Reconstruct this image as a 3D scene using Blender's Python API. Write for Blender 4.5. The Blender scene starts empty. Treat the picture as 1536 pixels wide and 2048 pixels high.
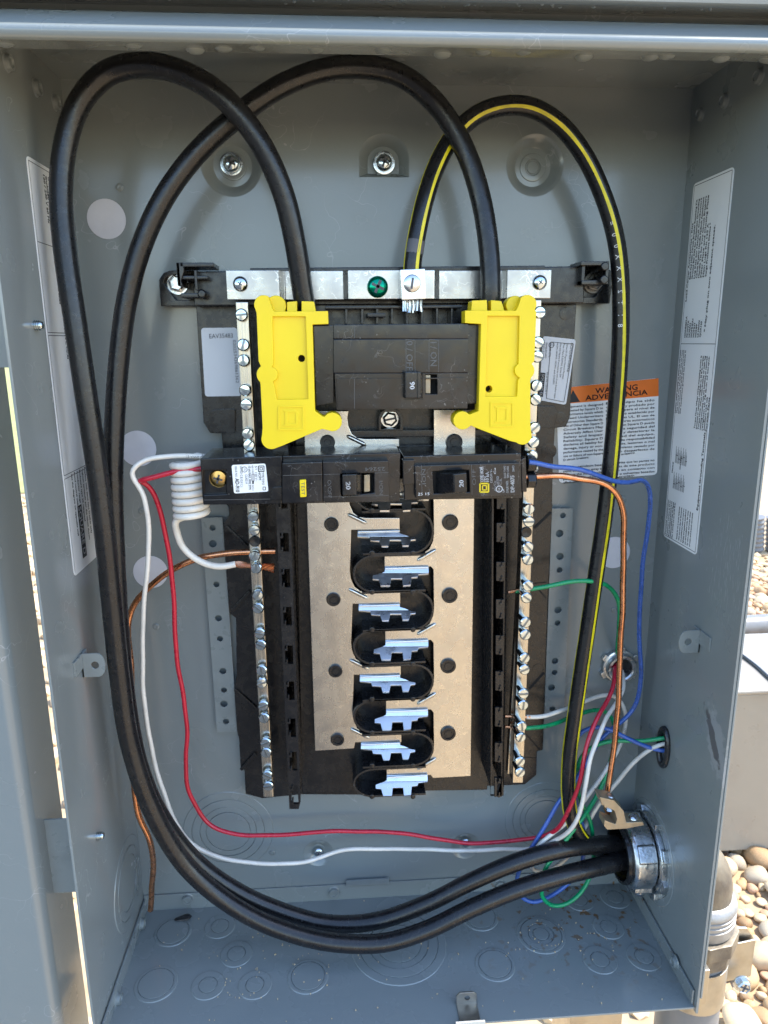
import bpy, bmesh, math, random
from mathutils import Vector, Matrix
from mathutils.geometry import tessellate_polygon
random.seed(7)
K = 0.001                                   # everything below is written in millimetres
SC = bpy.context.scene
COL = SC.collection
V = Vector
# ------------------------------------------------------------------ camera
CAM = V((-34.463, -467.88, 417.747)); FPX = 1426.19
RGT = V((0.997633, -0.068311, -0.007917)); DWN = V((-0.023544, -0.231116, -0.972641)); FWD = V((0.064613, 0.970525, -0.232177))
cd = bpy.data.cameras.new('camera'); cam = bpy.data.objects.new('camera', cd); COL.objects.link(cam)
m3 = Matrix((RGT, -DWN, -FWD)).transposed()
cam.matrix_world = Matrix.Translation(CAM*K) @ m3.to_4x4()
cd.sensor_fit = 'VERTICAL'; cd.sensor_height = 36.0; cd.lens = 36.0*FPX/2048
cd.clip_start = 0.02; cd.clip_end = 2000
cd.dof.use_dof = True; cd.dof.focus_distance = 0.42; cd.dof.aperture_fstop = 32.0
SC.camera = cam
# ------------------------------------------------------------------ light
SUN_EL, SUN_AZ = math.radians(56), math.radians(90)     # sun high on the right, grazing the open front
w = bpy.data.worlds.new('World'); SC.world = w; w.use_nodes = True
nt = w.node_tree; bg = nt.nodes['Background']
sky = nt.nodes.new('ShaderNodeTexSky'); sky.sky_type = 'NISHITA'; sky.sun_disc = False
sky.sun_elevation = SUN_EL; sky.sun_rotation = SUN_AZ; sky.air_density = 1.0; sky.dust_density = 0.4; sky.ozone_density = 1.0
nt.links.new(sky.outputs[0], bg.inputs[0]); bg.inputs[1].default_value = 0.15
sl = bpy.data.lights.new('sun', 'SUN'); so = bpy.data.objects.new('sun', sl); COL.objects.link(so)
sl.energy = 2.5; sl.angle = math.radians(0.5); sl.color = (1.0, 0.95, 0.86)
sd = V((math.sin(SUN_AZ)*math.cos(SUN_EL), math.cos(SUN_AZ)*math.cos(SUN_EL), math.sin(SUN_EL)))
so.rotation_euler = sd.to_track_quat('Z', 'Y').to_euler(); so.location = (0, 3, 6)
SC.view_settings.view_transform = 'Standard'; SC.view_settings.look = 'None'
SC.view_settings.exposure = 2.0; SC.view_settings.gamma = 1.0
SC.cycles.max_bounces = 10; SC.cycles.diffuse_bounces = 5; SC.cycles.glossy_bounces = 5

def P(px, py, Y=None, X=None, Z=None):
    """the point of the plane X, Y or Z = const (mm) that the photograph shows at (px, py)"""
    d = RGT*((px-768)/FPX) + DWN*((py-1024)/FPX) + FWD
    t = (Y-CAM.y)/d.y if Y is not None else (X-CAM.x)/d.x if X is not None else (Z-CAM.z)/d.z
    return CAM + d*t

# ------------------------------------------------------------------ materials
MATS = {}
def mat(name, c, rough=.4, metal=0., c2=None, ns=40., lo=.45, hi=.7, rv=.08, bump=0., bs=900., scr=None, dust=0., coat=0., aniso=None, spec=.5, stretch=None):
    m = bpy.data.materials.new(name); m.use_nodes = True; t = m.node_tree; N, L = t.nodes, t.links
    b = N['Principled BSDF']; b.inputs['Metallic'].default_value = metal; b.inputs['Roughness'].default_value = rough
    b.inputs['Specular IOR Level'].default_value = spec
    b.inputs['Coat Weight'].default_value = coat; b.inputs['Coat Roughness'].default_value = .12
    tc = N.new('ShaderNodeTexCoord'); co = tc.outputs['Object']
    if stretch:
        mp = N.new('ShaderNodeMapping'); mp.inputs['Scale'].default_value = stretch; L.new(co, mp.inputs[0]); cs = mp.outputs[0]
    else: cs = co
    def noise(scale, src, det=4.):
        n = N.new('ShaderNodeTexNoise'); n.inputs['Scale'].default_value = scale; n.inputs['Detail'].default_value = det; L.new(src, n.inputs['Vector']); return n.outputs['Fac']
    def ramp(src, a, bb):
        r = N.new('ShaderNodeMapRange'); r.inputs[1].default_value = a; r.inputs[2].default_value = bb; L.new(src, r.inputs[0]); return r.outputs[0]
    def mix(f, a, bcol):
        x = N.new('ShaderNodeMix'); x.data_type = 'RGBA'
        if isinstance(f, float): x.inputs[0].default_value = f
        else: L.new(f, x.inputs[0])
        if isinstance(a, tuple): x.inputs[6].default_value = (*a, 1)
        else: L.new(a, x.inputs[6])
        if isinstance(bcol, tuple): x.inputs[7].default_value = (*bcol, 1)
        else: L.new(bcol, x.inputs[7])
        return x.outputs[2]
    n1 = noise(ns, cs)
    col = mix(ramp(n1, lo, hi), c, c2 if c2 else tuple(v*.86 for v in c))
    rr = N.new('ShaderNodeMapRange'); rr.inputs[1].default_value = .3; rr.inputs[2].default_value = .7
    rr.inputs[3].default_value = max(.02, rough-rv); rr.inputs[4].default_value = rough+rv
    L.new(noise(ns*2.3, cs), rr.inputs[0]); L.new(rr.outputs[0], b.inputs['Roughness'])
    def mul(a, bb):
        x = N.new('ShaderNodeMath'); x.operation = 'MULTIPLY'
        L.new(a, x.inputs[0])
        if isinstance(bb, (int, float)): x.inputs[1].default_value = bb
        else: L.new(bb, x.inputs[1])
        return x.outputs[0]
    if scr:                                                   # fine scratches: (colour, scale, width, amount)
        sc_c, ss, sw, sa = scr
        vo = N.new('ShaderNodeTexVoronoi'); vo.feature = 'DISTANCE_TO_EDGE'; vo.inputs['Scale'].default_value = ss
        nn = N.new('ShaderNodeTexNoise'); nn.inputs['Scale'].default_value = ss*1.7; L.new(co, nn.inputs['Vector'])
        va = N.new('ShaderNodeVectorMath'); va.operation = 'MULTIPLY_ADD'; va.inputs[1].default_value = (1.6/ss,)*3
        L.new(nn.outputs['Color'], va.inputs[0]); L.new(co, va.inputs[2]); L.new(va.outputs[0], vo.inputs['Vector'])
        f = ramp(vo.outputs['Distance'], sw, sw*.3)
        f = mul(mul(f, ramp(noise(ss*.9, co, 2.), .5, .62)), sa)
        col = mix(f, col, sc_c)
    if dust:
        vo = N.new('ShaderNodeTexVoronoi'); vo.inputs['Scale'].default_value = 330; L.new(co, vo.inputs['Vector'])
        f = mul(mul(ramp(vo.outputs['Distance'], .16, .08), ramp(noise(45, co), .5, .66)), dust)
        col = mix(f, col, (.42, .40, .36))
        f = mul(ramp(noise(30, co, 8.), .52, .8), dust*.22)
        col = mix(f, col, (.25, .22, .19))
    L.new(col, b.inputs['Base Color'])
    if bump:
        bp = N.new('ShaderNodeBump'); bp.inputs['Strength'].default_value = bump; bp.inputs['Distance'].default_value = .0006
        L.new(noise(bs, cs, 2.), bp.inputs['Height']); L.new(bp.outputs[0], b.inputs['Normal'])
    MATS[name] = m; m['_col'] = 0
    return m, (N, L, col, b, co, ramp, noise, mul, mix)
GREY = (.207, .229, .223)
mat('grey_paint', GREY, .24, c2=(.202, .222, .218), ns=14, bump=.08, bs=520, rv=.05, dust=.12, coat=.5, scr=((.46, .47, .46), 24, .005, .45))
mat('grey_paint_small', GREY, .32, ns=60, bump=.04, bs=500, coat=.2)
mat('black_plastic', (.008, .008, .009), .26, c2=(.013, .012, .012), ns=90, bump=.04, bs=1500, dust=.15)
mat('breaker_black', (.007, .007, .008), .2, c2=(.011, .010, .011), ns=70, bump=.03, bs=1800, dust=.5, scr=((.25, .24, .23), 70, .012, .4))
mat('breaker_top', (.011, .011, .012), .2, ns=60, dust=.5, scr=((.3, .3, .3), 110, .02, .6))
mat('cable_black', (.008, .008, .009), .30, c2=(.014, .013, .013), ns=110, lo=.5, hi=.85, rv=.06, bump=.12, bs=380, dust=.10, scr=((.10, .095, .09), 160, .02, .35))
mat('tin', (.56, .54, .50), .27, 1., c2=(.50, .475, .44), ns=35, rv=.05, bump=.06, bs=900, scr=((.90, .83, .70), 190, .03, .7))
mat('strap_tin', (.44, .43, .41), .3, 1., c2=(.37, .36, .34), ns=40, rv=.08, bump=.08, bs=700, scr=((.8, .78, .72), 110, .03, .8))
mat('zinc', (.60, .61, .61), .24, 1., c2=(.50, .52, .53), ns=120, rv=.08, bump=.08, bs=900)
mat('screw_zinc', (.60, .67, .70), .16, 1., c2=(.42, .49, .53), ns=300, rv=.06)
mat('alu_bar', (.54, .50, .43), .26, 1., c2=(.45, .41, .35), ns=30, rv=.1, bump=.10, bs=160, stretch=(9, 9, .5))
mat('stab_tin', (.72, .75, .77), .32, 1., c2=(.62, .65, .68), ns=60, rv=.08, bump=.04, bs=500)
mat('cast_zinc', (.60, .62, .63), .30, 1., c2=(.42, .43, .44), ns=90, rv=.12, bump=.5, bs=260)
mat('weathered_alloy', (.22, .185, .135), .5, .45, c2=(.12, .10, .08), ns=45, lo=.4, hi=.65, bump=.5, bs=300, rv=.12)
mat('weathered_zinc', (.34, .33, .31), .5, .6, c2=(.22, .21, .20), ns=60, bump=.5, bs=260)
mat('dull_alloy', (.40, .33, .23), .46, .7, c2=(.28, .23, .16), ns=70, bump=.4, bs=350)
mat('galvanised', (.46, .43, .37), .38, 1., c2=(.38, .35, .30), ns=60, bump=.1, bs=300)
mat('yellow_plastic', (.84, .62, .003), .40, c2=(.80, .58, .003), ns=25, bump=.06, bs=1300, rv=.06)
mat('copper', (.72, .33, .17), .28, 1., c2=(.58, .25, .13), ns=120, rv=.1, bump=.1, bs=500)
mat('copper_dull', (.42, .20, .12), .42, .8, c2=(.26, .12, .08), ns=80, bump=.15, bs=500)
mat('slot_shade_metal', (.22, .24, .25), .35, .9, ns=200)  # darker screw metal painting the shade in the drive slots
mat('brass', (.62, .40, .14), .3, 1., ns=150)
mat('green_metal', (.0, .30, .17), .2, .85, c2=(.0, .2, .12), ns=150)
for nm, c in dict(red=(.50, .012, .035), white=(.72, .67, .59), green=(.0, .28, .10), blue=(.045, .12, .42)).items():
    mat(nm+'_insulation', c, .3, c2=tuple(v*.85 for v in c), ns=80, bump=.2, bs=350, coat=.2)
mat('stripe_yellow', (.72, .62, .01), .4, c2=(.55, .48, .02), ns=150)
mat('label_white', (.82, .82, .80), .42, c2=(.78, .78, .77), ns=20)
mat('label_silver', (.64, .65, .66), .42, c2=(.58, .59, .61), ns=20)
mat('dot_white', (.60, .60, .64), .6)
mat('label_orange', (.80, .17, .012), .45)
mat('ink', (.02, .02, .022), .6); mat('ink_grey', (.10, .10, .11), .6); mat('ink_white', (.70, .70, .70), .5)
mat('relief_highlight', (.10, .097, .095), .5); mat('emblem_yellow', (.80, .60, .01), .5)  # the pale grey paints light caught by raised lettering and seam edges
mat('hole_shade', (.004, .004, .004), .8)  # near-black that paints the shade inside holes, slots and bores
mat('rubber', (.014, .014, .015), .28, bump=.4, bs=600, c2=(.03, .03, .03))
mat('box_grey', (.29, .255, .205), .32, c2=(.27, .235, .19), ns=15, bump=.05, bs=300, coat=.2)
mat('pvc_grey', (.18, .18, .18), .45, c2=(.14, .14, .14), ns=30)
mat('cream_paint', (.62, .60, .54), .45, ns=20)
PEB = []
for i, (c, c2) in enumerate((((.54, .36, .18), (.42, .27, .13)), ((.64, .49, .30), (.52, .38, .22)), ((.42, .26, .13), (.31, .19, .09)), ((.56, .35, .22), (.44, .26, .15)), ((.48, .40, .29), (.37, .30, .21)))):
    mat('stone%d' % i, c, .65, c2=c2, ns=50, lo=.35, hi=.65, bump=.6, bs=140); PEB.append('stone%d' % i)
# floor pan: grey paint with grit and a few rust specks near the bushing
m, (N, L, col, b, co, ramp, noise, mul, mix) = mat('pan_paint', GREY, .26, c2=(.202, .222, .218), ns=14, bump=.05, bs=420, rv=.06, dust=.22, coat=.3)
sx = N.new('ShaderNodeSeparateXYZ'); L.new(co, sx.inputs[0])
msk = mul(mul(ramp(sx.outputs[0], .04, .11), ramp(sx.outputs[1], -.10, -.02)), 1.)
f = mul(ramp(noise(150, co, 6.), .60, .64), msk)
L.new(mix(f, col, (.16, .075, .02)), b.inputs['Base Color'])
# right wall: the same paint with a long dark scuff and pale scratches near its front edge
m, (N, L, col, b, co, ramp, noise, mul, mix) = mat('scuffed_paint', GREY, .30, c2=(.202, .222, .218), ns=14, bump=.05, bs=420, rv=.05, dust=.1, coat=.25)
def blob(cy, cz, ry, rz, tilt):
    mp = N.new('ShaderNodeMapping'); mp.vector_type = 'TEXTURE'; mp.inputs['Location'].default_value = (.1875, cy, cz)
    mp.inputs['Rotation'].default_value = (tilt, 0, 0); mp.inputs['Scale'].default_value = (1, ry, rz); L.new(co, mp.inputs[0])
    nn = N.new('ShaderNodeTexNoise'); nn.inputs['Scale'].default_value = 260; nn.inputs['Detail'].default_value = 6; L.new(co, nn.inputs['Vector'])
    va = N.new('ShaderNodeVectorMath'); va.operation = 'MULTIPLY_ADD'; va.inputs[1].default_value = (0, 1.5, 1.5); L.new(nn.outputs['Color'], va.inputs[0]); L.new(mp.outputs[0], va.inputs[2])
    vs = N.new('ShaderNodeVectorMath'); vs.operation = 'SUBTRACT'; vs.inputs[1].default_value = (0, .75, .75); L.new(va.outputs[0], vs.inputs[0])
    vm = N.new('ShaderNodeVectorMath'); vm.operation = 'MULTIPLY'; vm.inputs[1].default_value = (0, 1, 1); L.new(vs.outputs[0], vm.inputs[0])
    ln = N.new('ShaderNodeVectorMath'); ln.operation = 'LENGTH'; L.new(vm.outputs[0], ln.inputs[0])
    return ramp(ln.outputs['Value'], 1.05, .85)
s0 = P(1425, 1475, X=187.5)*K; s1 = P(1432, 1490, X=187.5)*K; s2 = P(1450, 1150, X=187.5)*K
c1 = mix(mul(blob(s1.y, s1.z, .010, .022, -.5), .6), col, (.33, .34, .34))
c1 = mix(mul(blob(s0.y, s0.z, .0034, .019, -.62), .75), c1, (.06, .052, .05))
st = N.new('ShaderNodeMapping'); st.inputs['Scale'].default_value = (1, 14, 1.2); st.inputs['Rotation'].default_value = (.6, 0, 0); L.new(co, st.inputs[0])
c1 = mix(mul(mul(blob(s2.y, s2.z, .02, .035, .0), ramp(noise(120, st.outputs[0], 3.), .56, .66)), .45), c1, (.42, .43, .43))
L.new(c1, b.inputs['Base Color'])

# ------------------------------------------------------------------ builders
WL = {}                                                         # world position (mm) of every object's origin
class MB:
    def __init__(s): s.v, s.f = [], []
    def add(s, vs, fs):
        o = len(s.v); s.v += [V(p) for p in vs]; s.f += [tuple(i+o for i in f) for f in fs]; return s
    def box(s, x0, x1, y0, y1, z0, z1):
        return s.add([(x, y, z) for x in (x0, x1) for y in (y0, y1) for z in (z0, z1)],
                     [(0, 1, 3, 2), (4, 6, 7, 5), (0, 4, 5, 1), (2, 3, 7, 6), (0, 2, 6, 4), (1, 5, 7, 3)])
    def hexa(s, front, back):                                   # two quads, same order
        return s.add(list(front)+list(back), [(0, 1, 2, 3), (7, 6, 5, 4), (0, 4, 5, 1), (1, 5, 6, 2), (2, 6, 7, 3), (3, 7, 4, 0)])
    def prism(s, pts, off, holes=()):                           # planar outline (3-D points) pushed by off, with holes
        loops = [[V(p) for p in pts]] + [[V(p) for p in h] for h in holes]
        flat = [p for lp in loops for p in lp]; n = len(flat); off = V(off)
        tris = tessellate_polygon(loops)
        fs = [tuple(t) for t in tris] + [tuple(i+n for i in reversed(t)) for t in tris]
        o = 0
        for lp in loops:
            k = len(lp)
            for i in range(k): fs.append((o+i, o+(i+1) % k, n+o+(i+1) % k, n+o+i))
            o += k
        return s.add(flat+[p+off for p in flat], fs)
    def lathe(s, c, axis, prof, seg=24, cap=True):              # prof: (radius, height along axis)
        c, a = V(c), V(axis).normalized(); u = a.orthogonal().normalized(); w_ = a.cross(u)
        vs, fs = [], []
        for r, h in prof:
            for i in range(seg):
                t = 2*math.pi*i/seg; vs.append(c+a*h+(u*math.cos(t)+w_*math.sin(t))*r)
        for j in range(len(prof)-1):
            for i in range(seg): fs.append((j*seg+i, j*seg+(i+1) % seg, (j+1)*seg+(i+1) % seg, (j+1)*seg+i))
        if cap: fs.append(tuple(range(seg))[::-1]); fs.append(tuple((len(prof)-1)*seg+i for i in range(seg)))
        return s.add(vs, fs)
    def tube(s, pts, r, seg=10, cap=True, rfun=None):
        T = tangents(pts); n = T[0].orthogonal().normalized(); vs, fs = [], []
        for k, p in enumerate(pts):
            n = (n - T[k]*n.dot(T[k])).normalized(); bn = T[k].cross(n); rr = r*(rfun(k/(len(pts)-1)) if rfun else 1)
            for i in range(seg):
                t = 2*math.pi*i/seg; vs.append(p+(n*math.cos(t)+bn*math.sin(t))*rr)
        for j in range(len(pts)-1):
            for i in range(seg): fs.append((j*seg+i, j*seg+(i+1) % seg, (j+1)*seg+(i+1) % seg, (j+1)*seg+i))
        if cap: fs.append(tuple(range(seg))[::-1]); fs.append(tuple((len(pts)-1)*seg+i for i in range(seg)))
        return s.add(vs, fs)
    def build(s, name, m, parent=None, bevel=0., loc=None, ang=35., seg=2, smooth=True):
        me = bpy.data.meshes.new(name)
        base = V(loc) if loc is not None else (WL[parent.name] if parent else V((0, 0, 0)))
        me.from_pydata([(p-base)*K for p in s.v], [], s.f); me.validate(); 
        bm = bmesh.new(); bm.from_mesh(me); bmesh.ops.recalc_face_normals(bm, faces=bm.faces)
        if bevel:
            bmesh.ops.dissolve_limit(bm, angle_limit=.01, verts=bm.verts, edges=bm.edges)
            ed = [e for e in bm.edges if len(e.link_faces) == 2 and e.calc_face_angle(0) > math.radians(ang)]
            bmesh.ops.bevel(bm, geom=ed, offset=bevel*K, segments=seg, affect='EDGES', profile=.5, clamp_overlap=True)
        bm.to_mesh(me); bm.free()
        if smooth: me.shade_smooth(); me.set_sharp_from_angle(angle=math.radians(38))
        flat_fix = smooth and len(s.f) < 4000
        me.materials.append(MATS[m] if isinstance(m, str) else m)
        o = bpy.data.objects.new(name, me); COL.objects.link(o)
        pb = WL[parent.name] if parent else V((0, 0, 0))
        o.location = (base-pb)*K
        if flat_fix: wn = o.modifiers.new('weighted_normals', 'WEIGHTED_NORMAL'); wn.keep_sharp = True; wn.weight = 100
        if parent: o.parent = parent
        WL[o.name] = base
        return o
def tangents(pts):
    n = len(pts); return [(pts[min(i+1, n-1)]-pts[max(i-1, 0)]).normalized() for i in range(n)]
def spline(ctrl, step=3.):
    c = [V(p) for p in ctrl]; c = [c[0]*2-c[1]]+c+[c[-1]*2-c[-2]]; out = []
    for i in range(1, len(c)-2):
        p0, p1, p2, p3 = c[i-1:i+3]; n = max(2, int((p2-p1).length/step))
        t0 = 0.; t1 = max((p1-p0).length, 1e-3)**.5; t2 = t1+max((p2-p1).length, 1e-3)**.5; t3 = t2+max((p3-p2).length, 1e-3)**.5
        for k in range(n):
            t = t1+(t2-t1)*k/n
            a1 = p0*((t1-t)/t1)+p1*(t/t1); a2 = p1*((t2-t)/(t2-t1))+p2*((t-t1)/(t2-t1)); a3 = p2*((t3-t)/(t3-t2))+p3*((t-t2)/(t3-t2))
            b1 = a1*((t2-t)/t2)+a2*(t/t2); b2 = a2*((t3-t)/(t3-t1))+a3*((t-t1)/(t3-t1))
            out.append(b1*((t2-t)/(t2-t1))+b2*((t-t1)/(t2-t1)))
    out.append(c[-2]); 
    for _ in range(2):                                           # take the kinks out
        out = [out[0]]+[(out[i-1]+out[i]*2+out[i+1])/4 for i in range(1, len(out)-1)]+[out[-1]]
    return out
def thing(name, label, cat, loc=(0, 0, 0), group=None):
    o = bpy.data.objects.new(name, None); COL.objects.link(o); o.empty_display_size = .02
    o.location = V(loc)*K; WL[o.name] = V(loc); o['label'] = label; o['category'] = cat
    if group: o['group'] = group
    return o
def tag(o, label=None, cat=None, group=None, kind=None):
    for k, v in (('label', label), ('category', cat), ('group', group), ('kind', kind)):
        if v: o[k] = v
    return o
def copy_part(src, parent, loc):                                 # shares the mesh
    c = src.copy(); COL.objects.link(c); c.parent = parent; c.location = (V(loc)-WL[parent.name])*K; WL[c.name] = V(loc)
    for ch in src.children:
        d = ch.copy(); COL.objects.link(d); d.parent = c
    return c
def F(pts, Y): return [P(x, y, Y=Y) for x, y in pts]
def circ(c, r, n=20, ax='y', rz=None):
    c = V(c); rz = rz or r; out = []
    for i in range(n):
        t = 2*math.pi*i/n; a, b_ = r*math.cos(t), rz*math.sin(t)
        out.append(c+(V((a, 0, b_)) if ax == 'y' else V((0, a, b_)) if ax == 'x' else V((a, b_, 0))))
    return out
def rrect(a, b_, c, d, r, n=5):                                  # rounded quad through four 3-D corners
    q = [V(a), V(b_), V(c), V(d)]; out = []
    for i in range(4):
        p, p0, p1 = q[i], q[i-1], q[(i+1) % 4]; u = (p0-p).normalized(); v = (p1-p).normalized()
        for k in range(n+1):
            t = k/n; out.append(p+u*r*(1-t)**2+v*r*t**2)
    return out
def tri_quad(pts4): return V(pts4[0]), V(pts4[1]), V(pts4[2]), V(pts4[3])
# --- lettering: flat meshes laid on real surfaces
GL = {}
def glyphs(s):
    if s not in GL:
        cu = bpy.data.curves.new('t', 'FONT'); cu.body = s; cu.size = 1; cu.resolution_u = 2
        ob = bpy.data.objects.new('t', cu); me = bpy.data.meshes.new_from_object(ob)
        vs = [v.co.copy() for v in me.vertices]; fs = [tuple(p.vertices) for p in me.polygons]
        bpy.data.objects.remove(ob); bpy.data.meshes.remove(me); bpy.data.curves.remove(cu)
        x0 = min([v.x for v in vs], default=0); x1 = max([v.x for v in vs], default=1)
        GL[s] = (vs, fs, x0, x1)
    return GL[s]
def text(mb, s, org, xd, up, h, width=None, bold=0.):
    """s with its base line at org along xd; cap height h; stretched to width"""
    vs, fs, x0, x1 = glyphs(s)
    if not vs: return mb
    k = h/.73; xd, up = V(xd).normalized(), V(up).normalized(); kx = width/(x1-x0) if width else k
    for d in ((0, 0),) if not bold else ((-bold, 0), (bold, 0), (0, bold), (0, -bold)):
        nrm = xd.cross(up)*.004*(abs(d[0])*10+d[1]*5) if bold else V((0, 0, 0))
        mb.add([V(org)+xd*((v.x-x0)*kx+d[0]*h)+up*(v.y*k+d[1]*h)+nrm for v in vs], fs)
    return mb
def tf(mb, s, p0, p1, Y, hpx, bold=0.):                          # base line from pixel p0 to p1 on the plane Y, cap height in pixels
    a, b_ = P(*p0, Y=Y), P(*p1, Y=Y); d = b_-a; up = V((-d.z, 0, d.x))
    return text(mb, s, a, d, up, hpx*(Y-CAM.y)/FPX, d.length, bold)
def strip(mb, pts, y, wd):                                       # thin printed line along points on Y planes
    for a, b_ in zip(pts, pts[1:]):
        d = (b_-a).normalized(); n = V((-d.z, 0, d.x))*wd/2
        mb.add([a+n, a-n, b_-n, b_+n], [(0, 1, 2, 3)])
    return mb
# ================================================================== ENCLOSURE
HW, DP, TOP, GZ = 187.5, 111.1, 566., -540.
enc = thing('panel_enclosure', 'open grey painted steel electrical panel box filling the photo', 'electrical panel', (0, 0, 0))
def lathe_knob(c, axis, r, h): return MB().lathe(c, axis, [(r*1.25, -.2), (r*1.15, .25), (r, .5), (r*.95, h), (r*.62, h+.1), (r*.55, h-.5), (0.01, h-.6)], 20, cap=False)
# back wall with its three formed dimples and two lower screw dimples cut as real recesses
DIM = [(463, 328, 18.), (1070, 331, 17.5), (637, 1706, 11.), (931, 1692, 11.)]
KEY = P(768, 322, Y=0)
holes = [circ(P(x, y, Y=0), r, 32) for x, y, r in DIM]
key = [KEY+V((a, 0, b_)) for a, b_ in [(-15, -9), (15, -9)]]+[KEY+V((15*math.cos(t), 0, 2+13*math.sin(t))) for t in [math.pi*i/14 for i in range(15)]]
bw = MB().prism([V((-HW, 0, -2)), V((HW, 0, -2)), V((HW, 0, TOP)), V((-HW, 0, TOP))], (0, 1.5, 0), holes+[key]).build('back_wall', 'grey_paint', enc)
for i, (x, y, r) in enumerate(DIM):
    c = P(x, y, Y=0); d = 5.5 if r > 12 else 4.
    pr = [(r+.3, -.15), (r-.2, .1), (r-2.2, .9), (r-5., d*.8), (r-6.4, d)]
    pr += [(8.2, d-.1), (7.9, d-.7), (7.0, d-.8)] if r > 12 else [(5, d)]
    if i == 1: pr += [(5.0, d-.8), (4.4, d+.2), (3.8, d+.2), (3.4, d-.5), (.01, d-.5)]
    else: pr += [(.01, d)]
    MB().lathe(c, (0, 1, 0), pr, 40, cap=False).build('dimple', 'grey_paint', enc)
kb = MB(); off = lambda s, y: [KEY+V(((p-KEY).x*s, y, (p-KEY).z*s)) for p in key]
l0, l1, l2 = off(1.01, -.1), off(.88, 1.2), off(.64, 6.5)
n = len(key); kb.add(l0+l1+l2, [(a*n+i, a*n+(i+1) % n, (a+1)*n+(i+1) % n, (a+1)*n+i) for a in (0, 1) for i in range(n)]+[tuple(2*n+i for i in range(n))])
kb.build('keyhole_dimple', 'grey_paint', enc)
MB().prism([KEY+V(p) for p in [(-4, 3.4, -4), (4, 3.4, -4), (4, 3.4, -9.5), (2.4, 3.4, -9.5), (2.4, 3.4, -11), (-2.4, 3.4, -11), (-2.4, 3.4, -9.5), (-4, 3.4, -9.5)]], (0, 1, 0)).build('slot_plate', 'grey_paint_small', enc, .2)
def screw_mesh(c, axis, r, h, cross=True, hexw=False, up=None):
    """plain pan head; the slot shade is a separate dark bar"""
    m = MB(); c = V(c); a = V(axis).normalized()
    seg = 6 if hexw else 24
    if hexw:
        m.lathe(c, a, [(r*1.25, 0), (r*1.25, h*.25), (r*1.2, h*.3)], 24); m.lathe(c+a*h*.3, a, [(r, 0), (r, h*.7), (r*.82, h*.85), (r*.7, h*.7)], 6)
    else: m.lathe(c, a, [(r, -.1), (r, h*.35), (r*.9, h*.7), (r*.62, h*.94), (r*.3, h*1.0), (.01, h*1.02)], seg, cap=False)
    return m
def slot_mesh(c, axis, r, h, cross, rot):
    m = MB(); c = V(c); a = V(axis).normalized(); u = a.orthogonal().normalized(); w_ = a.cross(u)
    u, w_ = u*math.cos(rot)+w_*math.sin(rot), w_*math.cos(rot)-u*math.sin(rot)
    for p, q in ((u, w_), (w_, u))[:2 if cross else 1]:
        e = [p*r*.62+q*r*.13, p*r*.62-q*r*.13, -p*r*.62-q*r*.13, -p*r*.62+q*r*.13]
        m.prism([c+a*(h*.78)+x for x in e], a*(h*.27))
    return m
def put_screw(c, axis, r, h, parent, m='screw_zinc', cross=True, rot=.4, name='screw', hexw=False, slot=True, ds=1.):
    s = screw_mesh(c, axis, r, h, cross, hexw).build(name, m, parent, loc=c)
    if slot: slot_mesh(c, axis, r*ds, h, cross, rot).build('drive_slot_shade', 'ink_grey', s)  # dark bar standing in for the shade of the recess
    return s
for (x, y, r), Y in ((DIM[0], 3.5), ((768, 326, 0), 2.5)):
    c = P(x, y, Y=Y); MB().lathe(c, (0, -1, 0), [(6.6, -.3), (6.6, .6), (5.4, .8)], 28).build('washer', 'zinc', enc)
    put_screw(c+V((0, -.7, 0)), (0, -1, 0), 4.9, 3.2, enc)
put_screw(P(637, 1703, Y=2.5), (0, -1, 0), 3.8, 2.5, enc); put_screw(P(931, 1684, Y=2.5), (0, -1, 0), 3.8, 2.5, enc)
# side walls, with the openings for the small grommet hole and the big bushing
gro = P(1330, 1494, X=HW); bus = V((HW, -33., 55.))
wall = lambda x: [V((x, -DP, -4)), V((x, 1.5, -4)), V((x, 1.5, TOP)), V((x, -DP, TOP))]
MB().prism(wall(-HW), (-1.5, 0, 0)).build('left_wall', 'grey_paint', enc, .4)
MB().prism(wall(HW), (1.5, 0, 0), [circ(gro, 6.2, 24, 'x', 13.), circ(bus, 20., 32, 'x')]).build('right_wall', 'scuffed_paint', enc)
MB().box(HW+1.7, HW+2.9, -DP-.6, 1.5, 8, TOP-6).build('wall_overlap', 'grey_paint', enc, .3)
# bottom pan with upturned flanges
MB().box(-HW+.4, HW-.4, -DP+1, 0, -1.5, 0).box(-HW+.4, HW-.4, -1.6, -.3, 0, 13.5).box(-HW+.5, -HW+1.9, -DP+6, -2, 0, 11).box(HW-1.9, HW-.5, -DP+3, -2, 0, 11).build('bottom_pan', 'pan_paint', enc, .35)
MB().box(-35, -2, -3.0, -1.8, 13, 18).build('notch_flange', 'grey_paint_small', enc, .3)
rv = lathe_knob((0, 0, 0), (0, -1, 0), 3.7, 2.6).build('rivet', 'grey_paint_small', enc, loc=(0, 0, 0))
first = True
def rivet(c, axis):
    global first
    o = rv if first else copy_part(rv, enc, c); first = False
    o.location = V(c)*K; o.rotation_euler = V((0, -1, 0)).rotation_difference(V(axis)).to_euler()
for x, y in ((376, 1797), (668, 1783)): rivet(P(x, y, Y=-1.6), (0, -1, 0))
rivet(P(1000, 1768, Y=-1.6), (0, -1, 0))
for x, y in ((282, 1848), (234, 1998)): rivet(P(x, y, X=-HW+2), (1, 0, 0))
for x, y in ((1351, 1924),): rivet(P(x, y, X=HW-2), (-1, 0, 0))
for x, y in ((13, 125), (71, 176), (109, 205)): rivet(P(x, y, X=-HW), (1, 0, 0))
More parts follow.
